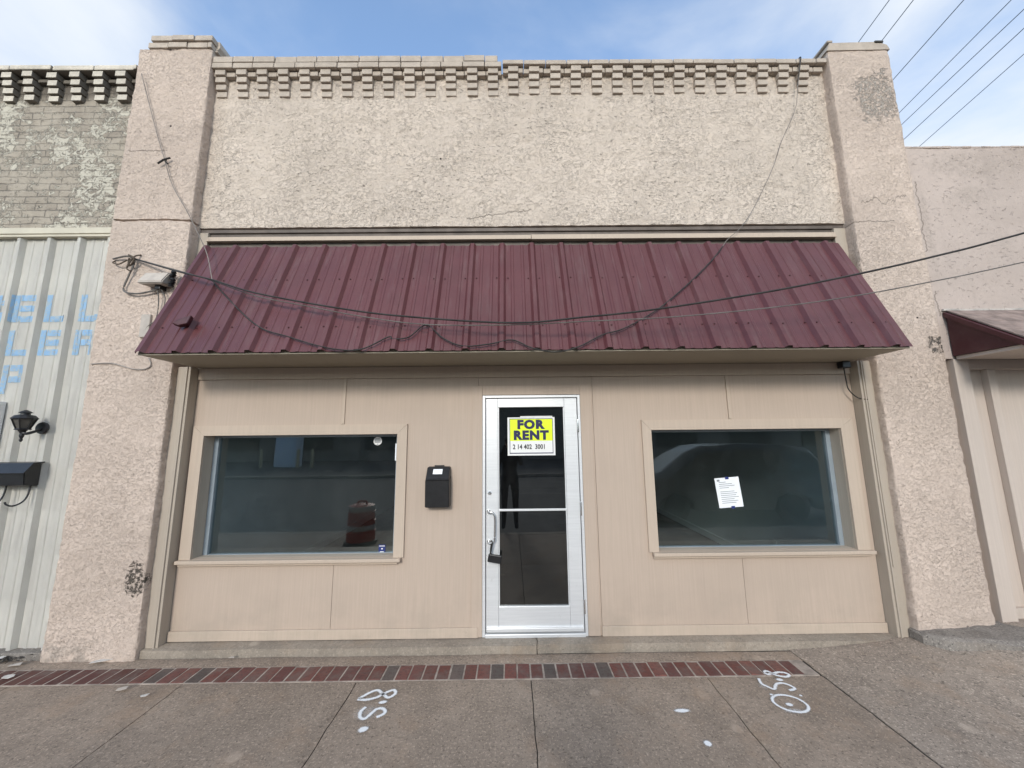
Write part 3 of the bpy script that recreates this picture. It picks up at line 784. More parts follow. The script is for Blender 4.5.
while xk < AX1:
    for t in (.36, .80):
        for d in (.055, .24):
            x = xk+d
            if AX0+.03 < x < AX1-.03 and k < 96:
                p = P0+sl*(t+.004*math.sin(x*9)) + sn*.002
                if sc0 is None:
                    b2 = new(); lathe(b2, [(.0075, .0), (.0075, .002), (.005, .0022), (.0045, .006), (.003, .007)], (0, 0, 0), 8)
                    sc0 = link('screw', b2, M_maroond, AW, True); o = sc0
                else: o = dup(sc0, AW)
                o.location = Vector((x, p.y, p.z)) - AW.location; o.rotation_euler = rot; k += 1
    xk += RS
# bent scrap lying on the awning
bm = new()
pts = [(-.075, 0, .0), (-.055, .02, .035), (.01, .03, .055), (.055, .03, .075), (.04, .015, .0), (-.02, 0, -.02)]
rows = []
for off_ in (0, .05):
    rows.append([bm.verts.new((a*.95+off_*.35, b-off_, c+off_*.15)) for a, b, c in pts])
for i in range(len(pts)): bm.faces.new((rows[0][i], rows[1][i], rows[1][(i+1) % 6], rows[0][(i+1) % 6]))
bm.faces.new(rows[0]); bm.faces.new(rows[1][::-1])
bmesh.ops.bevel(bm, geom=list(bm.edges), offset=.004, segments=1, affect='EDGES')
o = link('bent_flap', bm, M_maroond); o.location = (-2.675, -.522, 2.695); tag(o, 'small bent dark maroon flap sticking up near the left end of the ribbed awning', 'metal scrap')

# ------------------------------------------------------------------ neighbour on the left
NL = thing('brick_building', 'grey brick building with peeling paint above white ribbed metal cladding', 'building', (-6.5, 0, 0))
bm = new(); rough_shell(bm, [( -9.0, .3), (-9.0, -.03)] + [(-9+.035*i, -.05) for i in range(1, 147)] + [(-3.84, -.05), (-3.84, .3)], zlist(3.83, 5.555, .035),
    lambda x, y, z: (.006*fbm((x, y, z), 4) + .007*fbm((x, y, z), 15)) if y < 0 else 0)
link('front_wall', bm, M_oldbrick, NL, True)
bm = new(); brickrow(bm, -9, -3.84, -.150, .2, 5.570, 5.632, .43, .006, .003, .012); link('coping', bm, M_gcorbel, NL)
bm = new(); brickrow(bm, -9, -3.84, -.085, .0, 5.48, 5.53, .12, .008, .012); link('brick_course', bm, M_shade_grime, NL)
shaded_sides(M_gcorbel)
def gcorbel():
    bm = new()
    for y, h in ((-.138, 5.502), (-.121, 5.426), (-.103, 5.350), (-.086, 5.274)):
        box(bm, -.052+random.uniform(-.004, .004), .052+random.uniform(-.004, .004), y, -.03, h, h+.062, .004)
    return bm
g0 = None; x = -4.005
while x > -8.9:
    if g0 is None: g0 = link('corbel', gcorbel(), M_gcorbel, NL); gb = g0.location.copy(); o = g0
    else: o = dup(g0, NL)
    o.location = gb + Vector((x+random.uniform(-.01, .01), random.uniform(-.008, .006), random.uniform(-.008, .008)))
    x -= .2395
bm = new(); box(bm, -9, -3.842, -.115, .05, 3.765, 3.828, .004); box(bm, -9, -3.842, -.105, -.0, 3.74, 3.764, .002); link('header_trim', bm, M_cream, NL)
LX0, LX1, LR, LS = -9.0, -3.85, -4.196, .2933
def lh(x):
    t = (x-LR) % LS; d = min(t, LS-t); h = .038*max(0., min(1., (.036-d)/.013))
    for q in (LS/3, 2*LS/3): h = max(h, .005*max(0., min(1., (.016-abs(t-q))/.007)))
    return h
bm = new(); lx = rib_xs(LX0, LX1, LR, LS); zz = zlist(.05, 3.742, .35); gr = []
for z in zz:
    gr.append([bm.verts.new((x, -.055-lh(x)-.003*fbm((x, z, 0), .9), z+(.008*fbm((x*5, 0, 0), 1) if z < .06 else 0))) for x in lx])
for A, Bq in zip(gr, gr[1:]):
    for i in range(len(lx)-1): bm.faces.new((A[i], A[i+1], Bq[i+1], Bq[i]))
ext = bmesh.ops.solidify(bm, geom=list(bm.faces), thickness=.0015)
clad = link('metal_cladding', bm, M_whitemetal, NL)
# painted letters following the ribs: strokes in a 4 x 5 cell
def stroke(bm, x0, x1, z0, z1):
    xs_ = sorted({x0, x1, *[q for q in rib_xs(x0-.3, x1+.3, LR, LS) if x0 < q < x1]}); zs_ = zlist(z0, z1, .03)
    g = []
    for z in zs_:
        g.append([bm.verts.new((x, -.0575-lh(x)-.003*fbm((x, z, 0), .9)-.0018, z)) for x in xs_])
    for A, Bq in zip(g, g[1:]):
        for i in range(len(xs_)-1): bm.faces.new((A[i], A[i+1], Bq[i+1], Bq[i]))
def letter(bm, ch, x, z, w_, h, t=.058):
    m_ = z+h/2-t/2
    if ch in 'ELRP': stroke(bm, x, x+t, z, z+h)
    if ch in 'EL': stroke(bm, x+t+.008, x+w_, z, z+t)
    if ch == 'E': stroke(bm, x+t+.008, x+w_, z+h-t, z+h); stroke(bm, x+t+.008, x+w_*.9, m_, m_+t)
    if ch in 'RP':
        stroke(bm, x+t+.008, x+w_-t*.6, z+h-t, z+h); stroke(bm, x+t+.008, x+w_-t*.6, m_, m_+t); stroke(bm, x+w_-t, x+w_, m_+t+.004, z+h-t*.9)
    if ch == 'R': stroke(bm, x+w_-t, x+w_, z, m_-.004)
    if ch == 'I': stroke(bm, x+w_/2-t/2, x+w_/2+t/2, z, z+h)
bm = new()
for ch, x in (('R', -5.06), ('E', -4.755), ('L', -4.445), ('L', -4.115)): letter(bm, ch, x, 2.892, .225, .268)
for ch, x in (('L', -4.745), ('E', -4.445), ('R', -4.118)): letter(bm, ch, x, 2.565, .205, .245)
letter(bm, 'P', -4.735, 2.205, .215, .27)
bmesh.ops.solidify(bm, geom=list(bm.faces), thickness=.0006)
link('painted_lettering', bm, M_blue, clad)
# window at the very edge of the picture
bm = new(); x0, x1, z0, z1 = -6.0, -4.64, 1.72, 2.13
box(bm, x0, x1, -.125, -.06, z1-.03, z1, .003); box(bm, x0, x1, -.125, -.06, z0, z0+.03, .003); box(bm, x1-.03, x1, -.125, -.06, z0+.031, z1-.031, .003); box(bm, x0, x0+.03, -.125, -.06, z0+.031, z1-.031, .003)
wn_ = link('window', bm, M_alu, NL)
bm = new(); box(bm, x0+.03, x1-.03, -.10, -.094, z0+.03, z1-.03); link('pane', bm, M_farglass, wn_)
bm = new(); box(bm, -9, -3.842, -.045, .3, -.06, 3.735); link('back_wall', bm, M_sill, NL)
bm = new(); box(bm, -9, -3.85, .31, 14, 4.9, 5.0); link('roof', bm, M_tar, NL)
bm = new(); box(bm, -9, -3.842, -.13, -.046, -.02, .048, .008); link('plinth', bm, M_stoop, NL)

# ------------------------------------------------------------------ neighbour on the right
NR = thing('pink_stucco_building', 'low pink beige stucco building at the right with a boarded recess', 'building', (7, 0, 0))
def dr(x, y, z): return (.008*fbm((x, y, z), 2.0) + .004*fbm((x, y, z), 12)) if y < 0 else 0
bm = new(); rough_shell(bm, [(4.0, .35)] + [(4.0+.04*i, -.125) for i in range(0, 150)] + [(10.0, .35)], zlist(2.44, 4.63, .04), dr)
front = link('front_wall', bm, M_pink, NR, True)
bm = new()
for i in range(60): 
    x = 4.0+.1*i; box(bm, x, x+.099, -.132+.006*fbm((x, 1, 0), 6), .3, 4.615, 4.640+.012*fbm((x, 0, 5), 4), .008)
link('coping', bm, M_pink, NR)
bm = new()
box(bm, 4.10, 4.235, -.132, -.04, .16, 2.437, .004)
box(bm, 4.0, 10, -.038, .0, .1, 2.44); box(bm, 4.237, 10, -.09, -.0385, 2.345, 2.437, .003); box(bm, 4.237, 4.262, -.09, -.0385, .16, 2.344, .003)
box(bm, 4.448, 4.525, -.092, -.0385, .272, 2.344, .004); box(bm, 4.263, 10, -.075, -.0385, .16, .27, .003)
link('boarded_panel', bm, M_pinkboard, NR)
bm = new(); box(bm, 4.01, 10, .01, .35, 0, 2.44); link('back_wall', bm, M_pinkboard, NR)
bm = new(); box(bm, 4.01, 10, .36, 14, 4.3, 4.4); link('roof', bm, M_tar, NR)
# its shed awning
SA = thing('shed_awning', 'dark maroon shed awning with grey shingles on the pink building at the right edge', 'awning', (6.5, -.13, 2.48))
bm = new(); prism(bm, [(-.136, 2.463), (-.136, 2.835), (-.585, 2.463)], 'x', 4.102, 4.12); link('end_panel', bm, M_maroond, SA)
bm = new(); prism(bm, [(-.136, 2.838), (-.136, 2.885), (-.665, 2.447), (-.665, 2.400)], 'x', 4.078, 4.116); link('barge_board', bm, M_maroond, SA)
bm = new()
for i in range(8):
    y0_, y1_ = -.14-.066*i, -.14-.066*(i+1)-.008; za, zb = 2.886-.0547*i, 2.886-.0547*(i+1)-.0066
    prism(bm, [(y0_, za+.004), (y1_, zb+.004), (y1_, zb+.02), (y0_, za+.016)], 'x', 4.118+.002*(i % 2), 10)
link('shingle_roof', bm, M_shingle, SA)
bm = new(); box(bm, 4.122, 9.99, -.60, -.14, 2.43, 2.46); link('soffit', bm, M_pinkboard, SA)
bm = new(); box(bm, 4.122, 9.99, -.655, -.603, 2.40, 2.462, .003); link('fascia', bm, M_maroond, SA)
bm = new(); N_ = 40
for i in range(N_):
    x = 4.075+.145*i; box(bm, x, x+.144, -.150+.006*fbm((x, 0, 0), 5), -.126, 2.895, 2.912+.02*abs(fbm((x, 2, 0), 6)), .004)
link('flashing', bm, M_flash, SA)
# stoop
bm = new()
top = [(3.34, -.20), (3.55, -.165), (4.0, -.16), (5.2, -.16), (5.2, -.62), (4.4, -.40), (3.9, -.42), (3.46, -.47), (3.38, -.36)]
n_ = 26; g = []
def lerp_poly():
    pass
for j in range(15):
    row = []
    for i in range(60):
        x = 3.33+i*.035; fy = -.30+.02*fbm((x, 0, 1), 5)+ (.10*max(0, 1-(x-3.33)/.10)) - .14*min(1, max(0, (x-3.43)/.5))
        y = fy + (-.10-fy)*(j/14); e = min(j/14*.35, (x-3.33))
        z = .150 + .012*fbm((x, y, 4), 5) - .018*max(0, 1-e/.04) + .055*min(.75, x-3.33)
        row.append(bm.verts.new((x, y, z)))
    g.append(row)
for j in range(14):
    for i in range(59): bm.faces.new((g[j][i], g[j][i+1], g[j+1][i+1], g[j+1][i]))
rim = g[0] + [r[-1] for r in g[1:]] + g[-1][-2::-1] + [r[0] for r in g[-2:0:-1]]
low = [bm.verts.new((v.co.x+.01*fbm(v.co, 8), v.co.y+(.012*fbm(v.co, 9) if v.co.y < -.3 else 0), -.02)) for v in rim]
for i in range(len(rim)): bm.faces.new((rim[i], low[i], low[(i+1) % len(rim)], rim[(i+1) % len(rim)]))
tag(link('concrete_stoop', bm, M_stoop, sm=True), 'worn grey concrete stoop at the foot of the right pilaster', 'step')

# ------------------------------------------------------------------ things on the shop front
# for rent sign hanging inside the top of the door, facing out
sx0, sx1, sz0, sz1 = -.030, .413, 1.592, 1.945
FS = thing('rent_sign', 'yellow and white FOR RENT sign fixed to the glass door', 'sign', ((sx0+sx1)/2, .018, sz0))
bm = new(); box(bm, sx0, sx1, .0155, .0215, sz0, sz1, .0015); link('sign_board', bm, M_white, FS)
bm = new(); box(bm, sx0+.024, sx1-.024, .0135, .0154, 1.727, sz1-.018); link('yellow_panel', bm, M_yellow, FS)
bm = new(); fx0, fx1 = sx0+.019, sx1-.019
box(bm, fx0, fx1, .0130, .0154, sz1-.018, sz1-.012); box(bm, fx0, fx0+.005, .0130, .0154, sz0+.026, sz1-.0181); box(bm, fx1-.005, fx1, .0130, .0154, sz0+.026, sz1-.0181); box(bm, fx0, fx1, .0130, .0154, sz0+.018, sz0+.0259)
textmesh(bm, 'FOR', (sx0+sx1)/2+.0, .0130, 1.842, .078, .002, .0068, 1.12, 'C')
textmesh(bm, 'RENT', (sx0+sx1)/2, .0130, 1.742, .080, .002, .0068, 1.09, 'C')
link('lettering', bm, M_navy, FS)
bm = new(); textmesh(bm, '2 14 402  3001', sx0+.048, .0148, 1.652, .044, .001, .0016, .80)
link('phone_number', bm, M_black, FS)
bm = new(); box(bm, sx0+.12, sx1-.02, .016, .021, sz1+.001, sz1+.012, .002); link('tape', bm, M_white, FS)
# padlock
PK = thing('padlock', 'black padlock hanging on a looped strap from the door handle', 'padlock', (-.165, -.05, .72))
bm = new(); tube(bm, smooth([(-.178, -.046, .86), (-.170, -.07, .845), (-.178, -.066, .80), (-.188, -.055, .745), (-.186, -.05, .80), (-.176, -.044, .852), (-.178, -.046, .862)], 5), .006, 8); link('shackle', bm, M_blackrubber, PK, True)
bm = new(); box(bm, -.060, .058, -.016, .016, -.034, .034, .008)
bmesh.ops.rotate(bm, verts=bm.verts, cent=(0, 0, 0), matrix=Matrix.Rotation(R(10), 3, 'Y'))
bmesh.ops.translate(bm, verts=bm.verts, vec=(-.150, -.055, .715)); link('lock_body', bm, M_black, PK)
# letter box beside the door
MB = thing('wall_mailbox', 'black upright wall mailbox with white label beside the glass door', 'mailbox', (-.655, -.05, 1.15))
bm = new(); prism(bm, [(-.003, 1.155), (-.003, 1.42), (-.105, 1.395), (-.095, 1.155)], 'x', -.763, -.548); bmesh.ops.bevel(bm, geom=list(bm.edges), offset=.006, segments=2, affect='EDGES'); link('mailbox_body', bm, M_black, MB)
bm = new(); prism(bm, [(-.003, 1.40), (-.003, 1.505), (-.05, 1.50), (-.118, 1.40), (-.112, 1.385)], 'x', -.757, -.553); bmesh.ops.bevel(bm, geom=list(bm.edges), offset=.006, segments=2, affect='EDGES'); link('lid', bm, M_black, MB)
bm = new(); box(bm, -.70, -.61, -.012, -.002, 1.503, 1.515, .003); link('hanger', bm, M_black, MB)
bm = new(); n3 = Vector((0, -.1, .068)).normalized()
A = Vector((0, -.0645, 1.482)); D = Vector((0, -.068, -.1)).normalized()
q = []
for z_, off2 in ((0, .002), (0, .0045)):
    q.append([bm.verts.new(Vector((xx, 0, 0))+A+D*t_+n3*off2) for xx, t_ in ((-.698, .0), (-.615, .0), (-.615, .05), (-.698, .05))])
bm.faces.new(q[0][::-1]); bm.faces.new(q[1])
for i in range(4): bm.faces.new((q[0][i], q[0][(i+1) % 4], q[1][(i+1) % 4], q[1][i]))
link('label', bm, M_paper, MB)
# stickers and notice on the glass
bm = new(); lathe(bm, [(.040, .1255), (.040, .1235)], (-1.278, 0, 1.738), 28, 'y')
st = link('round_sticker', bm, M_white); tag(st, 'round white sticker in the upper right corner of the left window', 'sticker')
bm = new()
for i, (w_, zz_) in enumerate(((.046, 1.780), (.058, 1.768), (.060, 1.757), (.056, 1.746), (.018, 1.728))): box(bm, -1.278-w_/2, -1.278+w_/2, .122, .1233, zz_-.0235, zz_-.0165)
link('print', bm, M_ink, st)
bm = new(); box(bm, -1.228, -1.166, .1235, .1255, .722, .792)
st = link('blue_sticker', bm, M_deepblue); tag(st, 'small dark blue square sticker in the lower right corner of the left window', 'sticker')
bm = new(); box(bm, -1.223, -1.171, .122, .1233, .778, .784); box(bm, -1.215, -1.178, .122, .1233, .728, .734); box(bm, -1.203, -1.189, .122, .1233, .752, .762); link('print', bm, M_white, st)
bm = new(); box(bm, -1.062, -1.0495, -.0225, .02, 1.56, 1.715, .002)
st = link('torn_label', bm, M_paper); tag(st, 'narrow torn white label on the right edge of the left window opening', 'label')
bm = new()
def notice_pt(u, v):                                          # hung a little crooked
    u /= .205; v /= .285
    bl, br, tr, tl = Vector((1.954, 1.082)), Vector((2.182, 1.096)), Vector((2.158, 1.370)), Vector((1.928, 1.354))
    return tuple(bl*(1-u)*(1-v) + br*u*(1-v) + tr*u*v + tl*(1-u)*v)
def nquad(bm, u0, u1, v0, v1, y0, y1):
    p = [notice_pt(u, v) for u, v in ((u0, v0), (u1, v0), (u1, v1), (u0, v1))]; prism(bm, p, 'y', y0, y1)
nquad(bm, 0, .205, 0, .285, .1245, .1258)
pn_ = link('paper_notice', bm, M_paper); tag(pn_, 'white printed paper notice taped inside the right window', 'notice')
bm = new()
for i, wv in enumerate((.06, .11, .13, .08, .0, .12, .14, .13, .15, .11, .14, .12)):
    if wv: nquad(bm, .03, .03+wv, .245-.018*i-.005, .245-.018*i, .1235, .1243)
nquad(bm, .018, .04, .252, .27, .1235, .1243)
link('print', bm, M_ink, pn_)
for (u0, v0) in ((.09, .268), (.10, -.012)):
    bm = new(); nquad(bm, u0, u0+.03, v0, v0+.024, .1222, .1234); link('tape', bm, M_deepblue, pn_)

# lantern and mailbox on the cladding
LN = thing('wall_lantern', 'black carriage wall lantern on the white ribbed cladding', 'lantern', (-4.2, -.10, 1.9))
cx_, cy_ = -4.262, -.20
K = lambda z: 1.763+(z-1.735)*.80
bm = new(); lathe(bm, [(.0, -.012), (.05, -.012), (.055, 0), (.05, .012), (.03, .03), (.0, .032)][1:5], (-4.215, -.105, 1.885), 18, 'y'); link('back_plate', bm, M_black, LN, True)
bm = new(); tube(bm, smooth([(-4.215, -.10, 1.88), (-4.215, -.16, 1.85), (-4.23, -.20, 1.835), (cx_, cy_, 1.855)], 5), .012, 8); link('arm', bm, M_black, LN, True)
bm = new()
lathe(bm, [(a, K(b)) for a, b in [(.045, 1.865), (.05, 1.872), (.045, 1.88)]], (cx_, cy_, 0), 6); 
for k in range(6):
    a = k*math.pi/3; tube(bm, [(cx_+.038*math.cos(a), cy_+.038*math.sin(a), K(1.875)), (cx_+.070*math.cos(a), cy_+.070*math.sin(a), K(1.985))], .005, 6)
lathe(bm, [(a, K(b)) for a, b in [(.077, 1.983), (.079, 1.992), (.06, 2.022), (.03, 2.032), (.028, 2.045), (.042, 2.052), (.03, 2.066), (.008, 2.082)]], (cx_, cy_, 0), 12)
lathe(bm, [(a, K(b)) for a, b in [(.03, 1.865), (.014, 1.83), (.016, 1.80), (.008, 1.77), (.013, 1.755), (.004, 1.735)]], (cx_, cy_, 0), 10)
link('cage', bm, M_black, LN)
bm = new(); lathe(bm, [(.034, K(1.876)), (.066, K(1.984))], (cx_, cy_, 0), 6); link('glass_shade', bm, simple('smoked_glass', (.09, .085, .075), .15, .2, 20, spec=.6), LN)
NB = thing('newspaper_mailbox', 'black horizontal mailbox with two newspaper hooks on the white cladding', 'mailbox', (-4.2, -.12, 1.45))
bm = new(); prism(bm, [(-.09, 1.38), (-.09, 1.575), (-.16, 1.57), (-.205, 1.50), (-.195, 1.395)], 'x', -4.62, -4.175); bmesh.ops.bevel(bm, geom=list(bm.edges), offset=.006, segments=2, affect='EDGES'); link('mailbox_body', bm, M_black, NB)
bm = new(); prism(bm, [(-.088, 1.578), (-.088, 1.588), (-.165, 1.582), (-.222, 1.50), (-.215, 1.494), (-.16, 1.572)], 'x', -4.635, -4.160); link('lid', bm, M_black, NB)
bm = new(); tube(bm, smooth([(-4.50, -.205, 1.462), (-4.495, -.218, 1.448), (-4.43, -.218, 1.448), (-4.42, -.205, 1.462)], 4), .006, 6); link('pull', bm, M_steel, NB, True)
for xx in (-4.42, -4.21):
    bm = new(); tube(bm, smooth([(xx, -.12, 1.39), (xx, -.13, 1.30), (xx-.01, -.15, 1.25), (xx-.03, -.19, 1.225), (xx-.055, -.215, 1.24), (xx-.065, -.22, 1.262)], 5), .0065, 8); link('hook', bm, M_black, NB, True)

# junction box and brackets on the left pilaster
JB = thing('junction_box', 'small beige cable junction box on the left pilaster beside the awning', 'junction box', (-3.25, -.2, 3.2))
bm = new(); prism(bm, [(-.15, 3.19), (-.15, 3.315), (-.21, 3.31), (-.275, 3.20), (-.27, 3.18)], 'x', -3.38, -3.155); bmesh.ops.bevel(bm, geom=list(bm.edges), offset=.008, segments=2, affect='EDGES'); link('cover', bm, M_box, JB)
bm = new()
for i in range(4): lathe(bm, [(.018, 0), (.022, .012), (.014, .02), (.022, .03), (.016, .045)], (-3.125+.012*(i % 2), -.215, 3.165+.036*i), 10)
link('terminal', bm, M_black, JB)
bm = new(); box(bm, -3.27, -3.22, -.22, -.15, 3.145, 3.188, .006); link('bracket', bm, M_black, JB)
o = boxpart('wall_plate', M_box, None, -3.40, -3.315, -.175, -.15, 2.70, 2.92, bev=.006); tag(o, 'pale rectangular cover plate low beside the awning edge on the left pilaster', 'cover plate')

def wire(name, pts, r, mat, label, sub=6, cat='cable', group=None):
    bm = new(); tube(bm, smooth(pts, sub), r, 6); return tag(link(name, bm, mat, None, True), label, cat, group)
wire('service_cable', [(-3.513, -.19, 3.453), (-2.948, -.328, 3.255), (-2.575, -.409, 3.14), (-2.139, -.481, 2.987), (-1.368, -.545, 2.818), (-.811, -.595, 2.729), (.018, -.665, 2.648), (.581, -.712, 2.674), (1.128, -.763, 2.715), (1.924, -.84, 2.814), (2.551, -.904, 2.918), (3.107, -.961, 3.031), (3.662, -1.02, 3.162), (6, -1.3, 3.75), (12, -2.0, 5.6), (20, -3, 8)], .0075, M_wire, 'thick black cable drooping across the whole ribbed awning and rising off to the right')
wire('telephone_wire', [(-3.546, -.182, 3.469), (-2.978, -.298, 3.279), (-2.6, -.379, 3.144), (-2.158, -.451, 2.973), (-1.671, -.50, 2.857), (-1.208, -.54, 2.753), (-.677, -.60, 2.662), (.018, -.652, 2.636), (.563, -.69, 2.645), (1.239, -.743, 2.658), (1.932, -.81, 2.699), (2.489, -.867, 2.757), (3.111, -.931, 2.855), (3.661, -.99, 2.958), (6, -1.25, 3.42), (12, -1.9, 4.9), (20, -3, 7)], .0045, M_greywire, 'thin grey wire crossing the awning just below the thick black cable')
C1 = [(-3.739, -.185, 5.477), (-3.59, -.18, 5.047), (-3.466, -.18, 4.709), (-3.379, -.18, 4.488), (-3.267, -.185, 4.218), (-3.078, -.20, 3.931), (-2.927, -.22, 3.687), (-2.776, -.27, 3.452)]
C2 = [(-2.67, -.31, 3.19), (-2.529, -.357, 3.051), (-2.097, -.503, 2.701), (-1.786, -.553, 2.582), (-1.442, -.597, 2.476), (-1.186, -.604, 2.46), (-.985, -.556, 2.573), (-.941, -.564, 2.554), (-.815, -.557, 2.572), (-.692, -.509, 2.686), (-.539, -.562, 2.559), (-.373, -.594, 2.483), (-.159, -.587, 2.5), (.017, -.572, 2.535), (.175, -.604, 2.46), (.354, -.62, 2.422), (.54, -.602, 2.465), (.747, -.556, 2.574), (.946, -.529, 2.64), (1.262, -.45, 2.828), (1.607, -.332, 3.11), (1.901, -.217, 3.386), (2.052, -.155, 3.554)]
C3 = [(2.052, -.155, 3.554), (2.13, -.125, 3.647), (2.292, -.11, 3.793), (2.467, -.09, 4.038), (2.694, -.085, 4.455), (2.809, -.085, 4.737), (2.975, -.11, 5.084), (3.02, -.125, 5.33), (3.04, -.14, 5.45)]
wire('loose_wire', C1 + [C2[0]], .0038, M_midwire, 'thin grey wire hanging down the left pilaster from its top to the awning')
wire('loose_wire', C2, .0058, M_wire, 'black loose wire sagging in scallops along the lower part of the awning')
wire('loose_wire', C3, .0032, M_midwire, 'thin grey wire climbing from the awning to the cornice at the right end')
wire('wall_wire', [(-3.80, -.165, 2.457), (-3.611, -.168, 2.462), (-3.424, -.168, 2.41), (-3.307, -.168, 2.406), (-3.257, -.168, 2.442), (-3.284, -.165, 2.507)], .005, M_palewire, 'short horizontal wire on the left pilaster below the awning corner')
wire('wall_wire', [(-3.74, -.175, 3.465), (-3.575, -.2, 3.478), (-3.521, -.19, 3.42), (-3.559, -.185, 3.292), (-3.59, -.18, 3.15), (-3.46, -.185, 3.115), (-3.307, -.185, 3.143), (-3.24, -.19, 3.16)], .008, M_greywire, 'thick twisted wire from cable hook to junction box on the left pilaster')
wire('wall_wire', [(-3.255, -.2, 3.15), (-3.25, -.18, 3.02), (-3.262, -.175, 2.87), (-3.33, -.172, 2.80), (-3.35, -.17, 2.75)], .0045, M_greywire, 'thin wire dropping straight down below the junction box')
wire('wall_wire', [(-3.225, -.2, 3.15), (-3.19, -.19, 3.08), (-3.185, -.19, 2.99), (-3.21, -.185, 2.93)], .0045, M_greywire, 'short curled wire just right of the drop wire under the junction box')
HK = thing('cable_hook', 'rusty tangle of hooks holding the cables on the left pilaster', 'hook', (-3.55, -.18, 3.45))
bm = new(); tube(bm, smooth([(-3.60, -.14, 3.50), (-3.57, -.20, 3.49), (-3.50, -.215, 3.45), (-3.53, -.20, 3.40), (-3.58, -.18, 3.40), (-3.56, -.2, 3.46)], 5), .008, 6)
tube(bm, smooth([(-3.74, -.15, 3.46), (-3.72, -.19, 3.42), (-3.65, -.2, 3.40), (-3.58, -.2, 3.44)], 5), .006, 6)
tube(bm, smooth([(-3.50, -.16, 3.51), (-3.52, -.2, 3.47), (-3.56, -.21, 3.36), (-3.53, -.2, 3.33)], 5), .007, 6)
link('hook_wire', bm, simple('rusty_steel', (.10, .075, .055), .8, .3, 30), HK, True)
HK2 = thing('wire_anchor', 'small dark wire anchor with bent ends midway up the left pilaster', 'hook', (-3.38, -.16, 4.49))
bm = new(); tube(bm, [(-3.40, -.14, 4.53), (-3.385, -.19, 4.49), (-3.44, -.185, 4.455)], .009, 6); tube(bm, [(-3.33, -.18, 4.52), (-3.385, -.195, 4.488), (-3.34, -.185, 4.45)], .008, 6); link('anchor', bm, M_wire, HK2, True)
wire('loose_cable_end', [(3.149, -.05, 2.425), (3.145, -.06, 2.262), (3.159, -.06, 2.167), (3.223, -.07, 2.091), (3.277, -.105, 2.072)], .005, M_wire, 'short black cable dangling under the soffit at the right end')
o = boxpart('cable_box', M_black, None, 3.11, 3.19, -.085, -.024, 2.375, 2.435, bev=.006); tag(o, 'small black cable box tucked under the soffit at the right end', 'cable box')
wire('loose_strap', [(3.075, -.10, 5.682), (3.07, -.155, 5.665), (3.05, -.15, 5.55), (3.03, -.12, 5.37)], .006, M_wire, 'dark strap hanging over the cornice corbels beside the right pilaster')
# overhead power lines behind and above, running street to back lot
segs = [((6.099, 1.41, 8.6), (6.199, 1.999, 8.6)), ((6.248, 1.236, 8.35), (6.362, 1.851, 8.35)), ((6.758, 1.063, 8.1), (6.996, 2.316, 8.1)), ((8.052, 1.418, 8.6), (8.461, 3.537, 8.6)), ((8.125, 1.348, 8.35), (8.514, 3.584, 8.35)), ((8.181, 1.426, 8.1), (8.656, 3.715, 8.1)), ((9.428, 2.233, 8.6), (9.915, 4.341, 8.6))]
names = ['first overhead line from the left in the sky, at the pilaster top', 'second overhead line from the left in the sky', 'third overhead line from the left, standing alone in the sky', 'fourth overhead line from the left in the sky, upper of a close pair', 'fifth overhead line from the left in the sky, lower of a close pair', 'sixth overhead line from the left in the sky', 'rightmost and lowest overhead line in the sky above the pink wall']
for (a, b), nm in zip(segs, names):
    a, b = Vector(a), Vector(b); d = (b-a).normalized()
    wire('power_line', [a-d*30+Vector((0, 0, .8)), a-d*14+Vector((0, 0, .25)), a-d*3, b, b+d*12+Vector((0, 0, .1)), b+d*30+Vector((0, 0, .8))], .0065, M_power, nm, 4, 'power line', 'overhead power lines at upper right')

# ------------------------------------------------------------------ spray marks on the pavement
def ribbon(bm, pts, w_, z=.0, sub=6, dens=1.0):
    lay = bm.verts.layers.float.get('dens') or bm.verts.layers.float.new('dens')
    p = smooth([(a, b, 0) for a, b in pts], sub) if len(pts) > 2 else [Vector((a, b, 0)) for a, b in pts]
    rows_ = []
    for i, q in enumerate(p):
        d = (p[min(i+1, len(p)-1)]-p[max(i-1, 0)]).normalized(); s_ = Vector((-d.y, d.x, 0)); r = []
        for k, f in ((-1.35, 0.), (-.6, .62), (0, 1.), (.6, .62), (1.35, 0.)):
            v = bm.verts.new((q.x+s_.x*k*w_, q.y+s_.y*k*w_, .0085+z)); v[lay] = f*dens; r.append(v)
        rows_.append(r)
    for A, B_ in zip(rows_, rows_[1:]):
        for k in range(4): bm.faces.new((A[k], A[k+1], B_[k+1], B_[k]))
def dot(bm, x, y, rx, ry, z=.0, dens=1.0, ang=0.):
    lay = bm.verts.layers.float.get('dens') or bm.verts.layers.float.new('dens')
    c = bm.verts.new((x, y, .0085+z)); c[lay] = dens; prev = None
    ca, sa = math.cos(ang), math.sin(ang)
    rings = []
    for s_, f in ((.5, .9), (1.3, 0.)):
        ring = []
        for k in range(16):
            a = 2*math.pi*k/16; u, v_ = rx*s_*math.cos(a), ry*s_*math.sin(a); v = bm.verts.new((x+u*ca-v_*sa, y+u*sa+v_*ca, .0085+z)); v[lay] = f*dens; ring.append(v)
        rings.append(ring)
    for k in range(16):
        bm.faces.new((c, rings[0][k], rings[0][(k+1) % 16])); bm.faces.new((rings[0][k], rings[1][k], rings[1][(k+1) % 16], rings[0][(k+1) % 16]))
def mark(name, bm, label): return tag(link(name, bm, M_spray), label, 'ground marking')
bm = new()
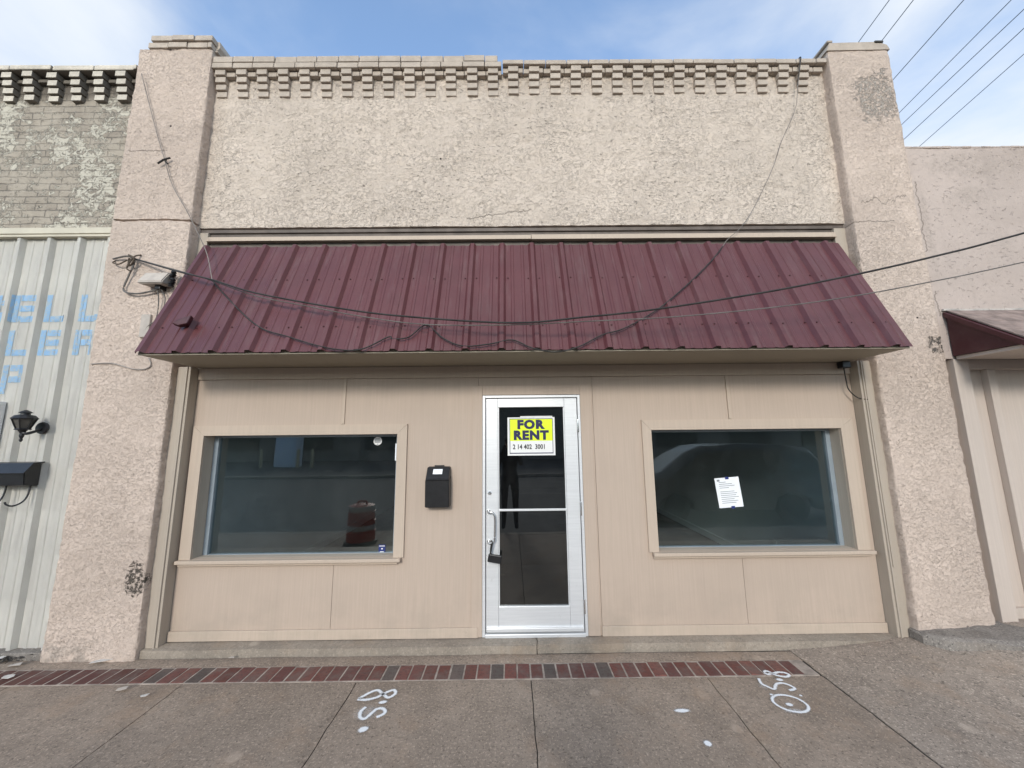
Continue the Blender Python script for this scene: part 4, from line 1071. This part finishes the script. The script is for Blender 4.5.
ribbon(bm, [(-1.055, -.645), (-1.00, -.585), (-.955, -.562), (-.905, -.60), (-.855, -.636), (-.82, -.60), (-.84, -.562), (-.885, -.585), (-.935, -.632), (-1.0, -.655), (-1.06, -.648)], .016)
dot(bm, -.877, -.681, .034, .018, .001, 1, .2)
ribbon(bm, [(-.975, -.722), (-.992, -.765), (-.975, -.812), (-.94, -.822), (-.915, -.775), (-.895, -.742), (-.86, -.738), (-.832, -.765), (-.84, -.79), (-.872, -.812)], .016, .0005)
dot(bm, -.918, -.908, .036, .026, 0, 1, .4)
dot(bm, -.95, -.77, .13, .10, -.001, .44)
mark('sprayed_number', bm, 'white sprayed 5.8 with dots on the slab left of the door')
bm = new()
ribbon(bm, [(1.872, -.425), (1.90, -.408), (1.93, -.436), (1.975, -.425), (2.02, -.432), (2.035, -.456), (1.995, -.478), (1.945, -.462), (1.915, -.44), (1.885, -.448), (1.868, -.428)], .014)
dot(bm, 1.926, -.509, .028, .018, .0005)
ribbon(bm, [(1.787, -.492), (1.768, -.545), (1.79, -.58), (1.815, -.606), (1.848, -.575), (1.875, -.552), (1.92, -.545), (1.955, -.57), (1.962, -.604), (1.912, -.62)], .014, .0005)
ell = [(1.825+.098*math.cos(a)*1.0-.02*math.sin(a), -.74+.078*math.sin(a)+.01*math.cos(a)) for a in [2*math.pi*k/16 for k in range(17)]]
ribbon(bm, ell, .013); dot(bm, 1.811, -.752, .026, .019, .0005)
dot(bm, 1.761, -.658, .014, .012); dot(bm, 1.951, -.67, .013, .010); dot(bm, 1.80, -.805, .10, .035, -.001, .5); dot(bm, 1.765, -.57, .05, .06, -.001, .42)
mark('sprayed_number', bm, 'white sprayed 5.8 above a ringed dot on the slab right of the door')
bm = new(); dot(bm, 1.086, -.791, .058, .019, 0, 1.0); dot(bm, 1.086, -.791, .10, .04, -.001, .42); mark('spray_dash', bm, 'short white sprayed dash on the slab below the right window')
bm = new(); dot(bm, 1.117, -1.044, .024, .024, 0, 1.05); dot(bm, 1.117, -1.044, .05, .05, -.001, .42); mark('spray_dot', bm, 'small round white sprayed dot nearer the camera than the dash')

# litter at the foot of the left wall
def scrap(x, y, w_, d_, rot, z, label, name='paper_scrap', mat=None, cat='litter'):
    bm = new(); pts = [(-.5, -.4), (.1, -.5), (.5, -.2), (.42, .45), (-.2, .5), (-.48, .2)]
    top_ = [bm.verts.new((a*w_, b*d_, .010+.012*random.random())) for a, b in pts]; bot_ = [bm.verts.new((v.co.x, v.co.y, v.co.z-.004)) for v in top_]
    bm.faces.new(top_); bm.faces.new(bot_[::-1])
    for i in range(6): bm.faces.new((top_[i], bot_[i], bot_[(i+1) % 6], top_[(i+1) % 6]))
    o = link(name, bm, mat or M_scrap); o.location = (x, y, z); o.rotation_euler = (0, 0, rot); return tag(o, label, cat)
scrap(-3.30, -.185, .15, .04, .35, .003, 'long torn white paper scrap at the foot of the left pilaster')
scrap(-4.18, -.16, .10, .035, .8, .012, 'crumpled white scrap lying in dark debris below the white cladding')
scrap(-3.80, -.37, .06, .04, .5, .003, 'white paper fleck on the brick band at the far left')
scrap(-2.55, -.60, .045, .02, .7, .006, 'white paper scrap on the sidewalk slab below the left pilaster')
scrap(-2.78, -.53, .06, .035, .2, .005, 'greyish flat scrap on the slab in front of the left pilaster', mat=M_box)
scrap(-2.28, -.17, .04, .015, .1, .004, 'tiny pale chip on the strip beside the shopfront step', mat=M_flash)
scrap(-3.95, -.22, .08, .035, .1, .003, 'pale flat chip at the edge of the white cladding', mat=M_flash)
bm = new()
for i in range(420):
    x = random.triangular(-5.2, -3.86, -4.5); y = -.13-abs(random.gauss(0, .035)); s_ = random.uniform(.006, .022); z = .003+random.uniform(0, .03)*max(0, 1-(-.13-y)/.07)
    a = random.uniform(0, 6.28); c_, q_ = math.cos(a)*s_, math.sin(a)*s_
    v1 = [bm.verts.new((x+c_*u-q_*v, y+q_*u+c_*v, z+w__)) for u, v, w__ in ((-1, -.4, 0), (1, -.4, .004), (1, .4, .008), (-1, .4, .003), )]
    t_ = bm.verts.new((x, y, z+s_*.7)); bm.faces.new(v1)
    for k in range(4): bm.faces.new((v1[k], v1[(k+1) % 4], t_))
tag(link('leaf_litter', bm, M_dirt), 'dark leaf litter heaped below the white ribbed cladding', 'litter', kind='stuff')

# ------------------------------------------------------------------ the street side, seen mirrored in the glass
BR = thing('traffic_barrel', 'orange and white traffic barrel mirrored in the left window', 'traffic barrel', (-2.58, -2.85, 0))
bm = new(); lathe(bm, [(.27, .0), (.27, .05), (.23, .055)], (-2.58, -2.85, 0), 24); link('rubber_base', bm, M_blackrubber, BR)
bm = new(); lathe(bm, [(.235, .05), (.235, .20), (.242, .205), (.228, .21), (.228, .37), (.235, .375), (.22, .38), (.22, .52), (.227, .525), (.214, .53), (.21, .62), (.185, .63)], (-2.58, -2.85, 0), 28); link('barrel_body', bm, M_orange, BR, True)
for z0_, r0 in ((.225, .2295), (.535, .2145)):
    bm = new(); lathe(bm, [(r0, z0_), (r0+.002, z0_+.005), (r0+.001, z0_+.08), (r0-.002, z0_+.085)], (-2.58, -2.85, 0), 28); link('reflective_band', bm, M_reflect, BR, True)
bm = new(); tube(bm, smooth([(-2.66, -2.85, .625), (-2.65, -2.85, .68), (-2.58, -2.85, .69), (-2.51, -2.85, .68), (-2.50, -2.85, .625)], 4), .018, 8); link('handle', bm, M_orange, BR, True)
SV = thing('parked_suv', 'dark parked suv mirrored in the right window', 'car', (5.0, -5.4, -.13))
prof = [(2.45, .28), (2.42, .62), (2.50, .86), (2.95, .98), (3.45, 1.05), (4.05, 1.48), (4.45, 1.63), (5.2, 1.68), (6.2, 1.66), (6.9, 1.58), (7.2, 1.10), (7.3, .75), (7.28, .32), (6.9, .26), (6.7, .30), (6.6, .55), (6.2, .68), (5.85, .55), (5.75, .28), (4.0, .26), (3.9, .52), (3.55, .66), (3.2, .52), (3.1, .28)]
bm = new()
NW = 9; secs = []
for j in range(NW):
    t = -1+2*j/(NW-1); sec = []
    for x, z in prof:
        pinch = max(0, (z-.95)/.75)
        half = .93 - .22*pinch
        e = 1-.10*max(0, abs(t)-.75)/.25 * (1 if z > .9 else .4)
        sec.append(bm.verts.new((5+(x-5)*(1-.03*max(0, abs(t)-.7)/.3), -5.45+t*half, -.13+z*e)))
    secs.append(sec)
n_ = len(prof)
for A_, B_ in zip(secs, secs[1:]):
    for i in range(n_): bm.faces.new((A_[i], A_[(i+1) % n_], B_[(i+1) % n_], B_[i]))
bm.faces.new(secs[0]); bm.faces.new(secs[-1][::-1])
body = link('body', bm, M_car, SV, True)
for side in (-1, 1):
    for p in ([(3.75, 1.08), (4.28, 1.50), (4.95, 1.55), (4.95, 1.08)], [(5.03, 1.08), (5.03, 1.555), (5.95, 1.55), (5.95, 1.08)], [(6.03, 1.08), (6.03, 1.545), (6.72, 1.48), (6.95, 1.10)]):
        bm = new(); A_ = []
        for off_ in (0, .012):
            A_.append([bm.verts.new((x, -5.45+side*(.93-.22*max(0, (z-.95)/.75)+.004+off_), -.13+z)) for x, z in p])
        bm.faces.new(A_[0]); bm.faces.new(A_[1][::-1])
        for i in range(4): bm.faces.new((A_[0][i], A_[1][i], A_[1][(i+1) % 4], A_[0][(i+1) % 4]))
        link('window', bm, M_carglass, body)
for x in (3.55, 6.2):
    for y in (-5.45-.92, -5.45+.70):
        bm = new(); prism(bm, [(x+.34*math.cos(a), .21+.34*math.sin(a)) for a in [2*math.pi*k/24 for k in range(24)]], 'y', y, y+.22); wh = link('wheel', bm, M_blackrubber, SV)
        yo = y+.221 if y > -5.45 else y-.011
        bm = new(); prism(bm, [(x+.22*math.cos(a), .21+.22*math.sin(a)) for a in [2*math.pi*k/16 for k in range(16)]], 'y', yo, yo+.01); link('rim', bm, M_carglass, wh)
FB = thing('opposite_building', 'long low tan building across the street mirrored in the glass', 'building', (0, -28, 0))
bm = new(); box(bm, -34, 30, -34, -26.5, -.1, 4.3); link('wall', bm, M_farwall, FB)
bm = new(); box(bm, -34.3, 30.3, -34.2, -26.2, 4.3, 4.6); link('roof', bm, M_tar, FB)
for x in range(-30, 30, 6):
    bm = new(); box(bm, x, x+3.4, -26.52, -26.45, .8, 2.9); link('window', bm, M_farglass, FB)
IC = thing('ice_cabinet', 'pale blue upright cabinet between posts mirrored in the left window', 'cabinet', (-14.4, -20, 0))
bm = new(); box(bm, -15.0, -13.7, -20.6, -19.8, 0, 2.0, .03); link('cabinet_body', bm, M_ice, IC)
bm = new(); box(bm, -14.9, -13.8, -19.8, -19.76, .15, 1.85, .01); link('door', bm, M_ice, IC)
for x in (-15.6, -13.3, -12.4):
    bm = new(); lathe(bm, [(.09, 0), (.09, 1.05), (.07, 1.1), (.02, 1.13)], (x, -19.4, 0), 12); tag(link('bollard', bm, M_post, None, True), 'pale guard post across the street mirrored in the left window', 'bollard', 'guard posts round the cabinet')
def tree(x, y, h, label):
    t = thing('roadside_tree', label, 'tree', (x, y, 0)); rnd = random.Random(int(x*10))
    bm = new(); tube(bm, smooth([(x, y, -.1), (x+.1, y, h*.25), (x, y+.1, h*.45), (x+.1, y, h*.7)], 4), [.2-.008*i for i in range(13)], 8)
    for k in range(5):
        a = k*1.3; tube(bm, smooth([(x+.05, y, h*(.38+.05*k)), (x+.7*math.cos(a), y+.7*math.sin(a), h*(.5+.05*k)), (x+1.4*math.cos(a), y+1.4*math.sin(a), h*(.6+.05*k))], 3), [.09-.009*i for i in range(7)], 6)
    link('trunk', bm, M_bark, t, True)
    bm = new()
    cl = [(x+rnd.gauss(0, .9), y+rnd.gauss(0, .9), h*rnd.uniform(.5, .95), rnd.uniform(.5, 1.0)) for _ in range(16)]
    for i in range(1600):
        c_ = rnd.choice(cl); p = Vector((rnd.gauss(0, 1), rnd.gauss(0, 1), rnd.gauss(0, .8))).normalized()*c_[3]*rnd.uniform(.5, 1)+Vector(c_[:3])
        u = Vector((rnd.gauss(0, 1), rnd.gauss(0, 1), rnd.gauss(0, 1))).normalized(); v = u.orthogonal().normalized(); s_ = rnd.uniform(.08, .16)
        bm.faces.new([bm.verts.new(p+u*s_*a+v*s_*b) for a, b in ((-1, 0), (0, -.5), (1, 0), (0, .5))])
    link('crown', bm, M_leaf, t)
tree(-17, -23, 5.5, 'dark green tree across the street behind the far kerb at the left'); tree(-4.5, -24, 6.5, 'dark green tree across the street opposite the door'); tree(9, -22, 5.0, 'dark green tree across the street opposite the right window')

# the photographer, mirrored in the door
PR = thing('person', 'person in dark clothes holding up a phone, mirrored in the glass door', 'person', (-.03, -3.95, 0))
def skin(chains, name, mat, parent, levels=2):
    bm = new(); lay = bm.verts.layers.skin.verify(); idx = {}
    def V(p):
        k = tuple(round(q, 3) for q in p[:3])
        if k not in idx: idx[k] = bm.verts.new(p[:3]); idx[k][lay].radius = (p[3], p[3]); idx[k][lay].use_root = (len(idx) == 1)
        return idx[k]
    for ch in chains:
        for a, b in zip(ch, ch[1:]):
            try: bm.edges.new((V(a), V(b)))
            except ValueError: pass
    me = bpy.data.meshes.new(name); bm.to_mesh(me); bm.free(); me.materials.append(mat)
    o = bpy.data.objects.new(name, me); C.objects.link(o); o.parent = parent; o.location = -parent.location
    o.modifiers.new('skin', 'SKIN'); m_ = o.modifiers.new('sub', 'SUBSURF'); m_.levels = levels; m_.render_levels = levels
    for p in me.polygons: p.use_smooth = True
    return o
X, Y_ = -.03, -3.95
pel = (X, Y_, .98, .15); chest = (X, Y_, 1.30, .16); neck = (X, Y_+.01, 1.50, .06); head0 = (X, Y_+.03, 1.60, .085); head1 = (X, Y_+.03, 1.70, .075)
ch = [[pel, chest, neck, head0, head1]]
for s_ in (-1, 1):
    ch.append([pel, (X+s_*.10, Y_, .90, .10), (X+s_*.11, Y_+.01, .50, .065), (X+s_*.12, Y_-.02, .10, .045), (X+s_*.13, Y_+.12, .04, .04)])
    ch.append([chest, (X+s_*.18, Y_, 1.42, .065), (X+s_*.23, Y_+.10, 1.22, .05), (X+s_*.14, Y_+.30, 1.45, .038), (X+s_*.085, Y_+.36, 1.62, .035)])
skin(ch, 'body', M_cloth, PR)
bm = new(); lathe(bm, [(.05, 1.54), (.082, 1.58), (.092, 1.66), (.085, 1.72), (.05, 1.76)], (X, Y_+.035, 0), 16); link('face', bm, M_skin, PR, True)
bm = new(); lathe(bm, [(.098, 1.67), (.098, 1.72), (.075, 1.765), (.03, 1.785)], (X, Y_+.02, 0), 16); link('hair', bm, M_hair, PR, True)
PH = boxpart('phone', M_black, None, X-.075, X+.075, Y_+.395, Y_+.405, 1.64, 1.72, bev=.004); tag(PH, 'dark phone held up by the person mirrored in the glass door', 'phone')
